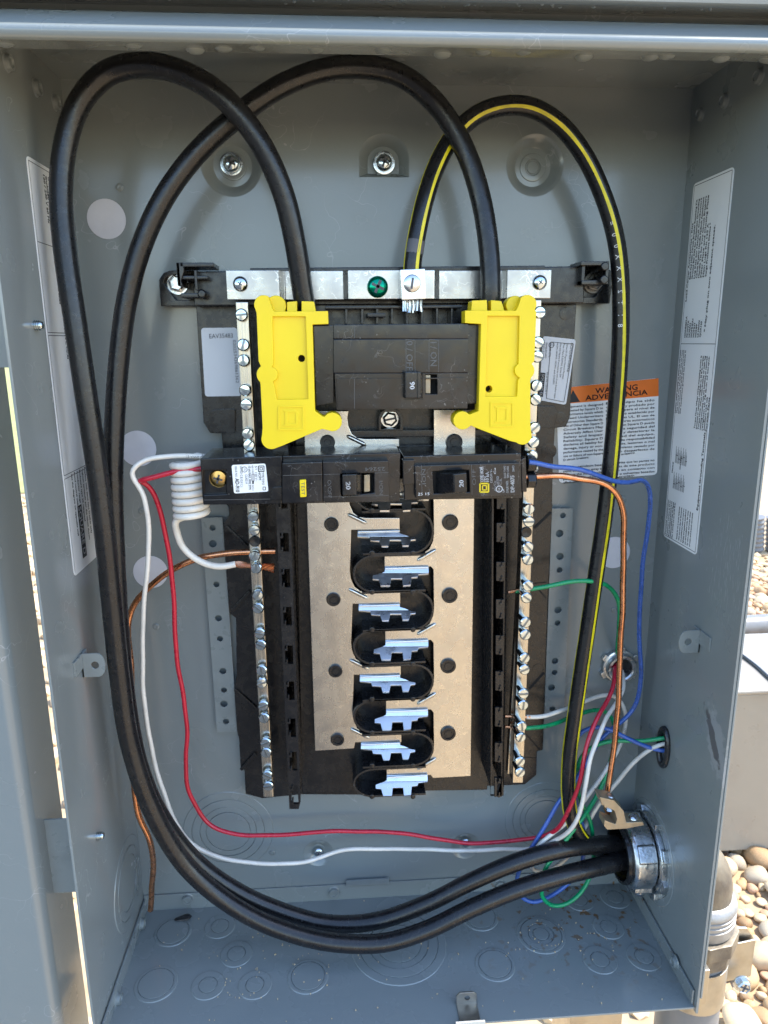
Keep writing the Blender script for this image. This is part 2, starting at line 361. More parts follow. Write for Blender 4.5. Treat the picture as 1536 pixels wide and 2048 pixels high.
for x, y in ((1403, 228), (1451, 201), (1520, 152)): rivet(P(x, y, X=HW), (-1, 0, 0))
for x, y in ((946, 132), (1307, 145)): rivet(P(x, y, Y=0), (0, -1, 0))
for x, y in ((239, 375), (283, 1022), (312, 1253), (1228, 1220), (1246, 998), (545, 1705)): 
    MB().lathe(P(x, y, Y=0), (0, -1, 0), [(2.3, -.1), (2.2, .5), (1.8, .8), (.9, .9), (.01, .4)], 14, cap=False).build('pimple', 'grey_paint_small', enc)
# stamped knock-outs
def knockout(c, ax, rs, name='knockout', parent=enc, m='pan_paint', sq=1.0):
    """raised rings: each radius starts a new thin step"""
    pr = [(rs[0]+.35, -.1)]
    for i, r in enumerate(rs):
        h = .55 if i % 2 == 0 else .8
        pr += [(r, h-.15), (r-.3, h)]
        if i < len(rs)-1: pr += [(rs[i+1]+.55, h), (rs[i+1]+.5, .02), (rs[i+1]+.12, .02)]
    pr += [(.01, h)]
    return MB().lathe(c, ax, pr, 44, cap=False).build(name, m, parent)
for x, y, rs in ((346, 1864, (13.2, 11)), (440, 1853, (11, 6.2)), (473, 1908, (11, 6)), (312, 1968, (14, 11.4)), (416, 1971, (11, 5.8)), (510, 1970, (11, 5.8)), (616, 1953, (13.6, 11)),
                 (990, 1929, (13.6, 11)), (1082, 1869, (17, 14.4, 9, 5.4)), (1217, 1854, (11, 5.6)), (1200, 1920, (11.5, 6)), (1288, 1914, (11.5, 6)), (960, 1833, (13.6, 11)), (640, 1852, (11, 6)),
                 (1158, 1800, (11, 6)), (1230, 1795, (11, 6)), (797, 1888, (34, 28, 21, 16))):
    knockout(P(x, y, Z=0), (0, 0, 1), rs)
for x, y, rs in ((457, 1662, (33, 26.5, 20.5, 16)), (1090, 1636, (31, 25, 19.5, 15.5))): knockout(P(x, y, Y=0), (0, -1, 0), rs, 'concentric_knockout', m='grey_paint')
for x, y, rs in ((256, 1765, (31, 24, 18)),): knockout(P(x, y, X=-HW), (1, 0, 0), rs, 'concentric_knockout', m='grey_paint')
knockout(bus+V((0, 0, 0)), (-1, 0, 0), (36, 31), 'concentric_knockout', m='grey_paint')
# four pale round dots on the back wall
for x, y, r in ((213, 438, 11.4), (276, 897, 11.6), (301, 1144, 11.4), (1228, 1105, 11.4)):
    MB().lathe(P(x, y, Y=0), (0, -1, 0), [(r, -.1), (r, .3), (r-.3, .4), (.01, .4)], 36, cap=False).build('round_sticker', 'dot_white', enc)
# bent lugs on both side walls, screw tips through the left wall
def lug_tab(x, sgn, y0, z0):
    m = MB(); w_, h, t = 13.5, 15., 1.3
    out = [V((x+sgn*.2, y0, z0-h/2)), V((x+sgn*(w_-4), y0, z0-h/2))]+[V((x+sgn*(w_-4+4.5*math.sin(a)), y0, z0-h/2*math.cos(a))) for a in [math.pi*i/8 for i in range(1, 8)]]+[V((x+sgn*(w_-4), y0, z0+h/2)), V((x+sgn*.2, y0, z0+h/2))]
    m.prism(out, (0, t, 0), [circ((x+sgn*8, y0, z0), 2.3, 16)])
    m.box(min(x, x+sgn*1.2), max(x, x+sgn*1.2), y0-12, y0, z0+h/2-9, z0+h/2)
    m.box(min(x+sgn*.2, x+sgn*1.4), max(x+sgn*.2, x+sgn*1.4), y0, y0+8, z0-h/2, z0+h/2)
    return m.build('mounting_tab', 'grey_paint_small', enc, .3)
lug_tab(-HW, 1, -69., 233.5); lug_tab(HW, -1, -72., 236.)
for x, y in ((68, 651), (193, 1672)):
    c = P(x, y, X=-HW); s = MB().lathe(c, (1, 0, 0), [(2.3, 0), (2.3, 3.4), (1.7, 4.4), (.6, 4.8)], 16)
    for k in range(3): s.lathe(c+V((1.1*k+.3, 0, 0)), (1, 0, 0), [(2.1, 0), (2.6, .35), (2.1, .7)], 16)
    s.build('screw_tip', 'screw_zinc', enc)
# hood: the front return of the box top and the rain visor above it
prof = [(-96, 552), (-99, 546.8), (-101, 546.0), (-117.5, 543.6)]+[(-117.6-3.2*math.sin(t), 546.8-3.2*math.cos(t)) for t in [2.3*i/6 for i in range(7)]]+[(-109, 558.2), (-107.5, 559.2), (-96, 560), (-96, 566.5), (-117, 561.6), (-119.2, 562.6), (-119.6, 564.4), (-110, 575), (0, 592), (0, 590), (-93, 573), (-93, 556)]
MB().prism([V((-285, y, z)) for y, z in prof], (570, 0, 0)).build('rain_hood', 'grey_paint', enc)
MB().box(-HW-1.5, HW+1.5, -100, 1.5, TOP+.01, TOP+1.4).build('top_plate', 'grey_paint', enc)
dm = MB()
for k in range(46):                                              # water drops hanging under the hood and its return
    x = random.uniform(-185, 185)
    y, z, r = (random.uniform(-116.5, -104), None, random.uniform(.5, 1.0))
    z = 561.6+(y+117)*(4.9/21)
    dm.lathe((x, y, z+.15), (0, 0, -1), [(r, 0), (r*.85, r*.35), (r*.5, r*.6), (.01, r*.7)], 10, cap=False)
for x in (-172, -118, -96, -80, -62, -38, -12, 22, 36, 54, 84, 112, 124, 152, 172):
    dm.lathe((x+random.uniform(-4, 4), -108+random.uniform(-3, 3), 545.2), (0, 0, -1), [(4.2, -.2), (3.4, .7), (1.8, 1.3), (.01, 1.5)], 16, cap=False)
tag(dm.build('water_drops', 'grey_paint_small', enc), kind='stuff')
# small bracket at the front edge of the floor
cb = P(933, 2009, Z=0)
MB().prism([cb+V(p) for p in [(-6.6, 0, -.4), (6.6, 0, -.4), (6.6, 0, 7), (4.4, 0, 9.4), (-4.4, 0, 9.4), (-6.6, 0, 7)]], (0, 1.1, 0), [circ(cb+V((.4, 0, 5)), 1.9, 16)]).box(cb.x-6.6, cb.x+6.6, cb.y-14, cb.y+1.1, .2, 1.2).build('latch_bracket', 'galvanised', enc, .2)
MB().prism([V(p) for p in [(cb.x-9.5, -DP-1.2, 3.2), (cb.x+9, -DP-1.2, 3.2), (cb.x+11.5, -DP-1.2, -24), (cb.x-11, -DP-1.2, -24)]], (0, 1.2, 0)).build('bracket_skirt', 'cream_paint', enc, .2)
# ---------------- labels on the walls
def wall_label(X, yb, yf, z1, z0, name, label):                 # yb: back edge, yf: front edge
    s = -1 if X > 0 else 1
    q = [V((X, yb, z0)), V((X, yf, z0)), V((X, yf, z1)), V((X, yb, z1))]
    return tag(MB().prism(rrect(*q, 3.2), (s*.25, 0, 0)).build(name, 'label_white', enc), label)
rl = wall_label(HW, -11.5, -57, 510, 287, 'wiring_label', 'long white wiring label with diagrams on right wall')
ink = MB(); X = HW-.33; up = V((0, 1, 0)); zd = V((0, 0, 1))
def rline(s, y, z, h, wd=None): text(ink, s, (X, y, z), zd, up, h*1.12, wd, .06)
for i, s in enumerate(['Load Center Accessories - Kits', 'Back-fed Main Circuit Breaker Retaining Kit', 'Ground Bar Kits for Equipment Grounding', 'Lug Kits for Neutral Conductors', 'Circuit Breaker Handle Padlock Attachment', 'Handle Tie for Two Circuit Breakers', 'Filler Plate and Closing Plate', 'Main Lugs Kit 125 A', 'Surge Protective Device *']):
    rline(s, -15.5-2.75*i, 441+(0 if i == 0 else 13), 1.65, 46 if i < 7 else 30)
for i, s in enumerate(['HOMRBKLA', 'PK15GTA', 'LK70AN', 'HOMHPA1', 'HOMHT', 'HOMFP', 'LK100AN', 'QOA120']): rline(s, -18.3-2.75*i, 419, 1.6)
rline('* May plug on two adjacent spaces.', -42.5, 422, 1.7, 60)
for i, s in enumerate(['Torque Note: When wiring mounting screw is', 'loosened or removed, retighten to 35 lb-in torque.', 'Torque Note: When main breaker or main lug', 'retaining mounting nuts are loosened or removed,', 'retighten to 78 lb-in of torque.', 'Assembled in U.S.A. with', 'Foreign Parts']): rline(s, -41-2.35*i, 364, 1.45, 44 if i < 5 else 20)
for i in range(4): rline(['Notes: field wiring of branch circuits', 'This neutral may be split for use on two', 'systems; remove the strap shown and install', 'the equipment ground kit beside it'][i], -14-2.2*i, 371, 1.25, 40)
rline('Equipment Grounding Terminals', -54.0, 315, 1.9, 48)
rline('Neutral', -17, 332, 1.5); rline('Line Lines', -27, 336, 1.4)
for i in range(5): rline(['Terminal Connection', 'Terminal / Torque in Lb-in', 'Branch neutral and ground 8-14 Cu', 'Conductors 60/75 C only, see diagram', 'No. 6 AWG Cu or Al 35 lb-in'][i], -15-2.4*i, 289, 1.3, 24)
for i in range(7): rline(['Suitable for use as service equipment', 'when not more than six disconnects', 'are provided and when not used as a', 'lighting and appliance panelboard', 'per the installation code. See notes', 'for wire range and torque values', 'of main and branch terminals'][i], -31-2.9*i, 290, 1.3, 22)
for k in range(10):                                              # little ladder diagrams
    y, z = -19-(k % 5)*3.2, 322+(k//5)*17
    for a in range(3): ink.add([(X, y-a*.9, z), (X, y-a*.9-.35, z), (X, y-a*.9-.35, z+11-a*2), (X, y-a*.9, z+11-a*2)], [(0, 1, 2, 3)])
    ink.add([(X, y, z+3+k % 3), (X, y-3, z+3+k % 3), (X, y-3, z+3.4+k % 3), (X, y, z+3.4+k % 3)], [(0, 1, 2, 3)])
def yz_line(mb, X, a, b_, wd=.35):
    d = (V((0, *b_))-V((0, *a))).normalized(); n = V((0, -d.z, d.y))*wd/2; a, b_ = V((X, *a)), V((X, *b_)); mb.add([a+n, a-n, b_-n, b_+n], [(0, 1, 2, 3)])
for a, b_ in (((-13, 508.5), (-55.5, 508.5)), ((-55.5, 508.5), (-55.5, 288.5)), ((-13, 508.5), (-13, 288.5)), ((-13, 415), (-55.5, 415)), ((-13, 288.5), (-55.5, 288.5))): yz_line(ink, X, a, b_)
ink.build('print', 'ink', rl, smooth=False)
ll = wall_label(-HW, -20.5, -64, 511, 287, 'wiring_label', 'long white wiring label on left wall behind the black cables')
ink = MB(); X = -HW+.33; zd = V((0, 0, -1)); up = V((0, 1, 0))
def lline(s, y, z, h, wd=None): text(ink, s, (X, y, z), zd, up, h*1.12, wd, .06)
for i, s in enumerate(['Main / Principal', 'The main breaker', 'is installed with the', 'enclosed retaining kit', '120 / 240 V 60 Hz']): lline(s, -31-3.4*i, 506, 2.2)
for i, s in enumerate(['Load center main circuit breaker', 'use only HOM, HOM-T and HOM-GFI', 'type breakers in this load center', 'for branch circuits as listed']): lline(s, -29-4*i, 470, 1.8)
for i, s in enumerate(['Max rating 125 A', 'Short circuit rating 10 kA', 'Wire 60/75 C Cu-Al']): lline(s, -31-3.6*i, 434, 1.9)
for i in range(6): lline(['Replace with same type breaker only', 'Tighten terminals per the values shown', 'Enclosure type 3R rainproof', 'Conductor range 14-2/0 AWG', 'Bond neutral with the green screw', 'See the diagram on opposite wall'][i], -30-4.4*i, 345, 1.8)
for a, b_ in (((-62.5, 509), (-62.5, 424)), ((-62.5, 424), (-22, 424)), ((-22, 509), (-22, 424)), ((-62.5, 509), (-22, 509)), ((-62.5, 422.5), (-62.5, 346)), ((-62.5, 422.5), (-22, 422.5)), ((-62.5, 346), (-22, 346)), ((-62.5, 344), (-62.5, 289)), ((-62.5, 344), (-22, 344)), ((-62.5, 470), (-22, 470))): yz_line(ink, X, a, b_)
ink.add([(X, -41, 325), (X, -48, 325), (X, -48, 293), (X, -41, 293)], [(0, 1, 2, 3)])
ink.build('print', 'ink', ll, smooth=False)
text(MB(), 'SQUARE D', (-HW+.45, -46.6, 324), zd, up, 4.4, 29, .03).build('print', 'ink_white', ll, smooth=False)
# warning sticker on the back wall
q = [P(1118, 966, Y=0), P(1314, 949, Y=0), P(1317, 756, Y=0), P(1112, 777, Y=0)]
ws = tag(MB().prism(rrect(*q, 3), (0, -.25, 0)).build('warning_sticker', 'label_white', enc), 'white and orange bilingual warning sticker')
q2 = [P(1114, 809, Y=-.3), P(1317, 792, Y=-.3), P(1317, 756.5, Y=-.3), P(1112.5, 777, Y=-.3)]
MB().prism(q2, (0, -.1, 0)).build('orange_band', 'label_orange', ws)
ink = MB(); Y = -.55
tf(ink, 'WARNING', (1191, 787), (1275, 779), Y, 11, .03); tf(ink, 'ADVERTENCIA', (1171, 801), (1295, 789), Y, 10.5, .03)
ink.add(F([(1136, 806), (1160, 803.5), (1146, 780)], Y), [(0, 1, 2)])
for i, s in enumerate(['Equipment is designed', 'and tested by Square D to', 'performance levels which', 'exceed Underwriters', 'Laboratories Standards.', 'Use of Other than Square D', 'Circuit Breakers May', 'Adversely Affect User', 'Safety and Impair', 'Reliability. Square D', 'disclaims all liability for', 'damage, injury or non-', 'performance caused by the', 'use or failure of non-Square', 'D circuit breakers.', '', 'Allowing petroleum based', 'paint, solvents or spray to', 'contact the non-metallic', 'parts of this product may', 'affect user safety.']):
    y = 815+i*7.55; x1 = 1206 if i not in (14, 20) else 1178
    if s: tf(ink, s, (1127, y+1.5), (x1, y-4.5), Y, 4.7, .03)
for i, s in enumerate(['Este equipo ha sido', 'disenado y probado por', 'lo que supera el nivel de', 'rendimiento establecido por', 'las normas UL. El uso de', 'interruptores automaticos', 'que no sean Square D puede', 'afectar la seguridad del', 'usuario y deteriorar la', 'fiabilidad del equipo.', 'No acepta responsabilidad', 'por danos, lesiones o mal', 'funcionamiento causado por', 'el uso o desperfecto de', 'interruptores no Square D.', '', 'No permita que las partes no', 'metalicas de este producto', 'entren en contacto con', 'pintura o solventes basados', 'en petroleo.']):
    y = 807.5+i*7.5; x1 = 1309 if i not in (14, 20) else 1270
    if s: tf(ink, s, (1212, y+1.5), (x1, y-5.5), Y, 4.5, .03)
ink.build('print', 'ink', ws, smooth=False)
# perforated side strips (grey steel)
def perforated(quad, hs, Y, label):
    m = MB().prism(F(quad, Y), (0, 1.2, 0), [circ(P(x, y, Y=Y), r, 12) for x, y, r in hs])
    q = F(quad, Y+1.25); 
    o = m.build('perforated_strip', 'grey_paint_small', enc, .2); return tag(o, label)
sc_ = lambda pts, ox, oy, s: [(ox+x/s, oy+y/s, r) for x, y, r in pts]
perforated([(402, 1036), (445, 1034.5), (475, 1463), (434, 1465)], sc_([(80, 178, 2.0), (82, 280, 2.6), (105, 540, 2.1), (118, 757, 2.3), (128, 888, 2.1), (146, 1095, 2.4), (153, 1217, 2.1), (153, 1305, 2.6), (166, 1418, 2.2)], 400, 1000, 3.2), -6., 'perforated grey strip left of the black base')
perforated([(1104, 1017), (1146, 1017), (1128, 1432), (1088, 1440)], [(1126, 1031, 2.0), (1119, 1067, 2.7), (1120, 1113, 2.6), (1119, 1140, 2.1), (1116, 1220, 2.6), (1115, 1246, 2.1), (1110, 1322, 2.4), (1109, 1345, 2.1), (1103, 1375, 2.6), (1105, 1418, 2.2)], -6., 'perforated grey strip right of the black base')
for x0, x1, y0, y1, sx in ((401, 404, 1036, 1464, 0),): pass
# ================================================================== BLACK PLASTIC BASE
base = thing('mounting_base', 'black plastic mounting base with hooked top arms behind the bars and breakers', 'mounting base', (0, -2, 100))
OUT = [(392, 612), (407, 845), (420, 866), (443, 867), (446, 900), (447, 1006), (456, 1012), (459, 1030), (447, 1046), (455, 1175), (460, 1228), (472, 1236), (473, 1352), (468, 1378), (474, 1462), (478, 1478), (481, 1537), (489, 1541), (491, 1588), (525, 1597), (602, 1589), (740, 1590), (865, 1577), (1012, 1571), (1050, 1569), (1073, 1550), (1074, 1503), (1086, 1500), (1088, 1440), (1091, 1344), (1096, 1198), (1104, 1028), (1106, 930), (1110, 856), (1132, 853), (1140, 835), (1153, 609)]
MB().prism(F(OUT, -10), (0, 7, 0)).build('base_plate', 'black_plastic', base, .5)
MB().prism(F([(585, 606), (985, 606), (975, 1580), (604, 1586)], -20), (0, 9.5, 0)).build('centre_block', 'black_plastic', base, .6)
MB().prism(F([(388, 543), (1168, 532), (1168, 606), (388, 612)], -24), (0, 16, 0)).build('top_beam', 'black_plastic', base, .8)
MB().prism(F([(500, 536), (1090, 531), (1090, 541), (500, 546)], -30), (0, 8, 0)).build('beam_rib', 'black_plastic', base, .4)
for i, (a, b_, s) in enumerate((((343, 540), (320, 556), 1), ((1205, 534), (1226, 552), -1))):
    if s == 1: ol = [(395, 541), (340, 541), (327, 546), (318, 560), (322, 612), (395, 612)]; sc = (356, 568); it = [(386, 549), (342, 549), (330, 556), (327, 566), (352, 600), (386, 600)]
    else: ol = [(1160, 533), (1208, 534), (1221, 541), (1227, 553), (1219, 607), (1160, 607)]; sc = (1186, 566); it = [(1168, 543), (1204, 543), (1216, 552), (1214, 562), (1190, 594), (1168, 594)]
    MB().prism(F(ol, -13), (0, 4, 0), [F(it, -13)]).build('beam_end', 'black_plastic', base, .4)
    MB().prism(F(ol, -8.95), (0, 6, 0)).build('beam_end_floor', 'black_plastic', base)
    put_screw(P(*sc, Y=-9), (0, -1, 0), 5.2, 4.5, base, 'zinc' if s == 1 else 'weathered_zinc', hexw=True, name='hex_screw', slot=False)
# hooks on the arms: a wall, a cap and a curled lip
h = MB(); A = P(352, 525, Y=-34); B = P(352, 572, Y=-34)
h.box(A.x, A.x+2, -34, -14, B.z, A.z).box(A.x+2, A.x+21, -34, -13, A.z-2.4, A.z).box(A.x+2, A.x+17, -32.5, -13, A.z-9, A.z-7)
h.prism([V((A.x, -34, A.z)), V((A.x+4, -34, A.z)), V((A.x+4, -34, A.z-5)), V((A.x+2, -34, A.z-10)), V((A.x+3, -34, B.z)), V((A.x, -34, B.z))], (0, 3, 0))
h.box(A.x+9.5, A.x+11, -33, -13, A.z-15, A.z-4).lathe((A.x+13, -13, A.z-17), (0, -1, 0), [(2.6, 0), (2.6, 19), (2, 20)], 12)
h.box(A.x+1, A.x+14, -32, -13, A.z-19, A.z-16.5); h.build('cover_hook', 'black_plastic', base, .4)
h = MB(); A = P(1219, 522, Y=-34); B = P(1219, 568, Y=-34)
h.box(A.x-1.8, A.x, -34, -14, B.z, A.z).box(A.x-17, A.x-1.8, -34, -13, A.z-2.4, A.z).box(A.x-15, A.x-1.8, -31, -13, B.z, B.z+2.4)
h.box(A.x-15, A.x-13, -30, -13, B.z, A.z-2)
for z in (A.z-3, B.z+2.5): h.lathe((A.x-2.6, -12, z), (0, -1, 0), [(2.5, 0), (2.5, 22.6), (2.1, 23)], 14)
h.build('cover_hook', 'black_plastic', base, .35)
# ribs and pockets between the strap and the main breaker
h = MB()
for x in (690, 722, 752, 782, 812, 842, 872, 902): h.prism(F([(x, 612), (x+5, 612), (x+5, 648), (x, 648)], -34), (0, 13, 0))
h.prism(F([(650, 612), (925, 610), (925, 616), (650, 618)], -36), (0, 15, 0)).prism(F([(735, 626), (772, 626), (772, 634), (735, 634)], -38), (0, 17, 0)).build('pocket_ribs', 'black_plastic', base, .3)
h = MB().prism(F([(757, 862), (757, 836), (762, 824), (772, 818), (790, 818), (800, 824), (806, 836), (806, 862)], -34), (0, 13, 0), [F([(762, 858), (762, 838), (770, 824), (792, 824), (800, 838), (800, 858)], -34)])
h.build('screw_boss', 'black_plastic', base, .4)
put_screw(P(779, 837, Y=-27), (0, -1, 0), 4.6, 4.2, base, 'zinc', cross=False, rot=-.6, hexw=True, name='hex_screw')
MB().prism(F([(640, 862), (1000, 858), (1000, 872), (640, 876)], -30), (0, 10, 0)).prism(F([(700, 893), (1010, 888), (1010, 899), (700, 903)], -28), (0, 8, 0)).build('cross_rib', 'black_plastic', base, .4)
# flaps, painted slot shade and moulded marks on the outer flanges
for q in ([(422, 822), (440, 818), (470, 818), (470, 866), (428, 866), (415, 850)], [(1075, 812), (1110, 812), (1116, 825), (1108, 856), (1075, 856)]): MB().prism(F(q, -12.2), (0, 2.5, 0)).build('flange_flap', 'black_plastic', base, .3)
for x0, y0, x1, y1 in ((452, 1052, 494, 1093), (470, 1378, 512, 1416), (465, 1220, 500, 1182), (482, 1538, 512, 1505)): 
    a, b_ = P(x0, y0, Y=-10.5), P(x1, y1, Y=-10.5); d = (b_-a).normalized(); n_ = V((-d.z, 0, d.x)); MB().prism([a+n_*1.1, b_+n_*1.1, b_-n_*1.1, a-n_*1.1], (0, -1.6, 0)).build('flange_rib', 'black_plastic', base, .3)
h = MB()
for x0, y0, x1, y1, wd in ((1102, 1024, 1068, 1056, 4), (1088, 1345, 1058, 1378, 4), (1057, 1168, 1094, 1164, 1.6), (1076, 1178, 1092, 1196, 1.6), (1052, 1468, 1080, 1500, 1.6), (1046, 1514, 1072, 1516, 1)):
    a, b_ = P(x0, y0, Y=-10.05), P(x1, y1, Y=-10.05); d = (b_-a).normalized(); n_ = V((-d.z, 0, d.x)); MB().prism([a+n_*wd/4, b_+n_*wd/4, b_-n_*wd/4, a-n_*wd/4], (0, .04, 0)).build('slot_shade_strip', 'hole_shade', base, smooth=False)  # thin near-black strip painting the shade of a slot
for x, y, r in ((1131, 627, 4), (1120, 836, 4), (1098, 902, 5), (1093, 1012, 4), (1076, 1338, 4)):
    MB().lathe(P(x, y, Y=-10), (0, -1, 0), [(r, -.1), (r, .35), (r-.6, .4), (.01, .4)], 20, cap=False).build('moulded_disc', 'black_plastic', base)
# --- guide rails with a window per breaker place
def rail(xl, xr, wins, hooks, s, tip):
    Y = -50; (xl0, xl1), (xr0, xr1), (y0, y1) = xl, xr, (890, 1618 if s == 1 else 1592)
    f = lambda e, y: e[0]+(e[1]-e[0])*(y-1008)/(1600-1008)
    q = [(f(xl, y0), y0), (f(xr, y0), y0), (f(xr, y1-14), y1-14), (f(xr, y1-14)-tip[0], y1), (f(xl, y1)+tip[1], y1), (f(xl, y1), y1)]
    hs = []
    for a, b_ in wins:
        m_ = lambda y: (f(xl, y)*(1-hooks[0])+f(xr, y)*hooks[0], f(xl, y)*(1-hooks[1])+f(xr, y)*hooks[1])
        (p0, p1), (p2, p3) = m_(a), m_(b_); hs.append(F([(p0, a), (p1, a), (p3, b_), (p2, b_)], Y))
    r = MB().prism(F(q, Y), (0, 2, 0), hs)
    for e, d in ((xl, 1.6), (xr, -1.6)):
        a, b_ = P(f(e, y0), y0, Y=Y), P(f(e, y1-16), y1-16, Y=Y)
        r.hexa([a+V((0, 2, 0)), a+V((d, 2, 0)), b_+V((d, 2, 0)), b_+V((0, 2, 0))], [a+V((0, 40, 0)), a+V((d, 40, 0)), b_+V((d, 40, 0)), b_+V((0, 40, 0))])
    o = r.build('guide_rail', 'black_plastic', base, .25)
    k = MB()
    for a, b_ in wins:
        for y, l in ((a+7, 1.), (b_-3, .9)):
            x0 = f(xl, y)+(f(xr, y)-f(xl, y))*(hooks[0] if s == 1 else hooks[1]-.32); x1 = x0+(f(xr, y)-f(xl, y))*.2*l
            k.prism(F([(x0, y), (x1, y), (x1, y+4), (x0, y+4)], Y-1.2), (0, 3, 0)).prism(F([(x1-3, y-6), (x1, y-6), (x1, y), (x1-3, y)], Y-1.2), (0, 3, 0))
    k.build('retaining_hook', 'black_plastic', o, .15)
rail((551.5, 578), (580, 601), [(y0, y0+37) for y0 in (1000-20, 1066, 1138, 1214, 1291, 1363, 1437, 1504, 1571)], (.20, .82), 1, (4, 0))
rail((984, 981), (1016, 1007), [(y0, y0+38) for y0 in (980, 1046, 1124, 1199, 1271, 1343, 1415, 1486, 1556)], (.30, .88), -1, (0, 12))
# --- stickers on the base
def sticker(px, Y, m, label):
    return tag(MB().prism(rrect(*F(px, Y), 2), (0, .2, 0)).build('sticker', m, base), label)
s1_ = sticker([(410, 793), (483, 792), (474, 655), (402, 656)], -10.3, 'label_silver', 'silver serial number sticker on left flange')
ink = MB(); tf(ink, 'EAV35483', (419, 677), (466, 675.5), -10.6, 9)
tf(ink, '0202534369861362', (465.5, 680), (472, 766), -10.6, 6); ink.build('print', 'ink_grey', s1_, smooth=False)
s2_ = sticker([(1078, 800), (1132, 810), (1152, 679), (1086, 672)], -10.3, 'label_silver', 'white data sticker on right flange')
ink = MB()
def t2(s, u, v0, v1, h, m=ink, b=0): # u: 0 left..1 right, v: 0 top..1 bottom of the sticker
    c = lambda u, v: (1086+(1152-1086)*u+(1078-1086)*v+((1132-1078)-(1152-1086))*u*v, 672+7*u+128*v+3*u*v)
    tf(m, s, c(u, v0), c(u, v1), -10.6, h, b)
t2('HOM2040M100PRB', .86, .06, .5, 5.2); 
for i, s in enumerate(['Series S01 Plug-on Neutral Mounted', 'Pour / Para R-507024, Series S04', 'Use only Square D accessories and circuit breaker types', 'HOM, HOMT, HOM1 and CHOM1']): t2(s, .74-.1*i, .08, (.62, .60, .93, .72)[i], 3.6)
t2('CLASS CTL', .22, .10, .32, 4.2); t2('PANELBOARD', .10, .10, .34, 3.6); t2('LISTED E-6481', .02, .06, .36, 3.4); t2('50-60 Hz 120/240 V', .2, .55, .9, 3.4)
for a, b_ in (((1102, 684), (1147, 688)), ((1147, 688), (1128, 804)), ((1128, 804), (1093, 797)), ((1102, 684), (1093, 797))): strip(ink, F([a, b_], -10.6), 0, .3)
ink.add(F([(1082, 745), (1091, 746), (1086, 794), (1077, 793)], -10.55), [(0, 1, 2, 3)]); ink.build('print', 'ink', s2_, smooth=False)
t2m = MB(); tf(t2m, 'SQUARE D', (1084, 748), (1079.5, 790), -10.7, 5.2, .03); t2m.build('print', 'ink_white', s2_, smooth=False)
u_ = MB(); cc = P(1103, 690, Y=-10.6); 
for k in range(14): a, b_ = [cc+V((1.7*math.cos(t), 0, 1.7*math.sin(t))) for t in (2*math.pi*k/14, 2*math.pi*(k+1)/14)]; strip(u_, [a, b_], 0, .3)
text(u_, 'UL', cc+V((.8, 0, .9)), (0, 0, -1), (1, 0, 0), 1.2); u_.build('print', 'ink', s2_, smooth=False)
# --- cups round the stabs
CUPS = [(940, 1024, 0), (1019, 1109, 1), (1109, 1187, 0), (1180, 1262, 1), (1258, 1331, 0), (1327, 1401, 1), (1398, 1468, 0), (1464, 1534, 1), (1536, 1596, 0)]
for y0, y1, right in CUPS:
    a, b_ = P(826 if right else 748, y0+3, Y=-38), P(826 if right else 748, y1-3, Y=-38); zc = (a.z+b_.z)/2; r = (a.z-b_.z)/2; s = 1 if right else -1
    xe = P(866 if right else 708, (y0+y1)/2, Y=-38).x; ax = abs(xe-a.x)
    far = P(724 if right else 852, y0, Y=-38).x
    path = [V((far, 0, zc+r))]+[V((a.x+s*ax*math.sin(t), 0, zc+r*math.cos(t))) for t in [math.pi*k/14 for k in range(15)]]+[V((far, 0, zc-r))]
    T = tangents(path); L_, R_ = [], []
    for p, t in zip(path, T): n_ = V((-t.z, 0, t.x))*.7; L_.append(p+n_+V((0, -38, 0))); R_.append(p-n_+V((0, -38, 0)))
    MB().prism(L_+R_[::-1], (0, 19, 0)).build('stab_cup', 'black_plastic', base, .2)
    for x in (744, 826): MB().lathe(P(x, y1-3, Y=-38), (0, -1, 0), [(1.7, -3), (1.7, .5), (1.3, .8)], 12).build('cup_peg', 'black_plastic', base)
# ================================================================== BUS BARS
YB = -32.
def fl(e, y): return e[0]+(e[1]-e[0])*(y-1005)/(1500-1005)
la = [(878, 893), (1036, 1060), (1184, 1208), (1328, 1350), (1467, 1485)]
ra = [(958, 984), (1108, 1133), (1258, 1280), (1398, 1419), (1531, 1550)]
lbus = thing('bus_bar', 'scratched grey tin bus bar left of the stabs', 'bus bar', P(660, 1502, Y=YB), 'bus bars')
out = [(607, 822), (697, 822)]
for t, b_ in la:
    x = fl((697, 706), t); out += [(x, t-42), (x+2, t-26), (x+9, t-10), (x+20, t-2), (x+34, t), (fl((799, 803), t), t), (fl((799, 803), b_), b_), (x+5, b_)]
out += [(708, 1497), (630, 1502)]
MB().prism(F(out, YB), (0, 2, 0)).build('bar_plate', 'tin', lbus, .35)
rbus = thing('bus_bar', 'warm gleaming tin bus bar right of the stabs', 'bus bar', P(905, 1553, Y=YB), 'bus bars')
out = [(951, 820), (868, 820)]
for t, b_ in ra:
    x = 868; out += [(x, t-42), (x-2, t-26), (x-9, t-10), (x-20, t-2), (x-32, t), (fl((768, 773), t), t), (fl((768, 773), b_), b_), (x-12 if b_ < 1500 else x-12, b_), (x-6, b_), (x-1, b_+6)]
out += [(866, 1556), (941, 1552)]
MB().prism(F(out, YB), (0, 2, 0)).build('bar_plate', 'tin', rbus, .35)
LA, LB = [(0, 0), (85, 0), (85, 6), (95, 9), (104, 13), (0, 13)], [(0, 13), (104, 13), (117, 15), (117, 19), (107, 20), (105, 25), (103, 31), (90, 31), (87, 20), (65, 20), (62, 32), (48, 32), (44, 22), (26, 21), (24, 15)]
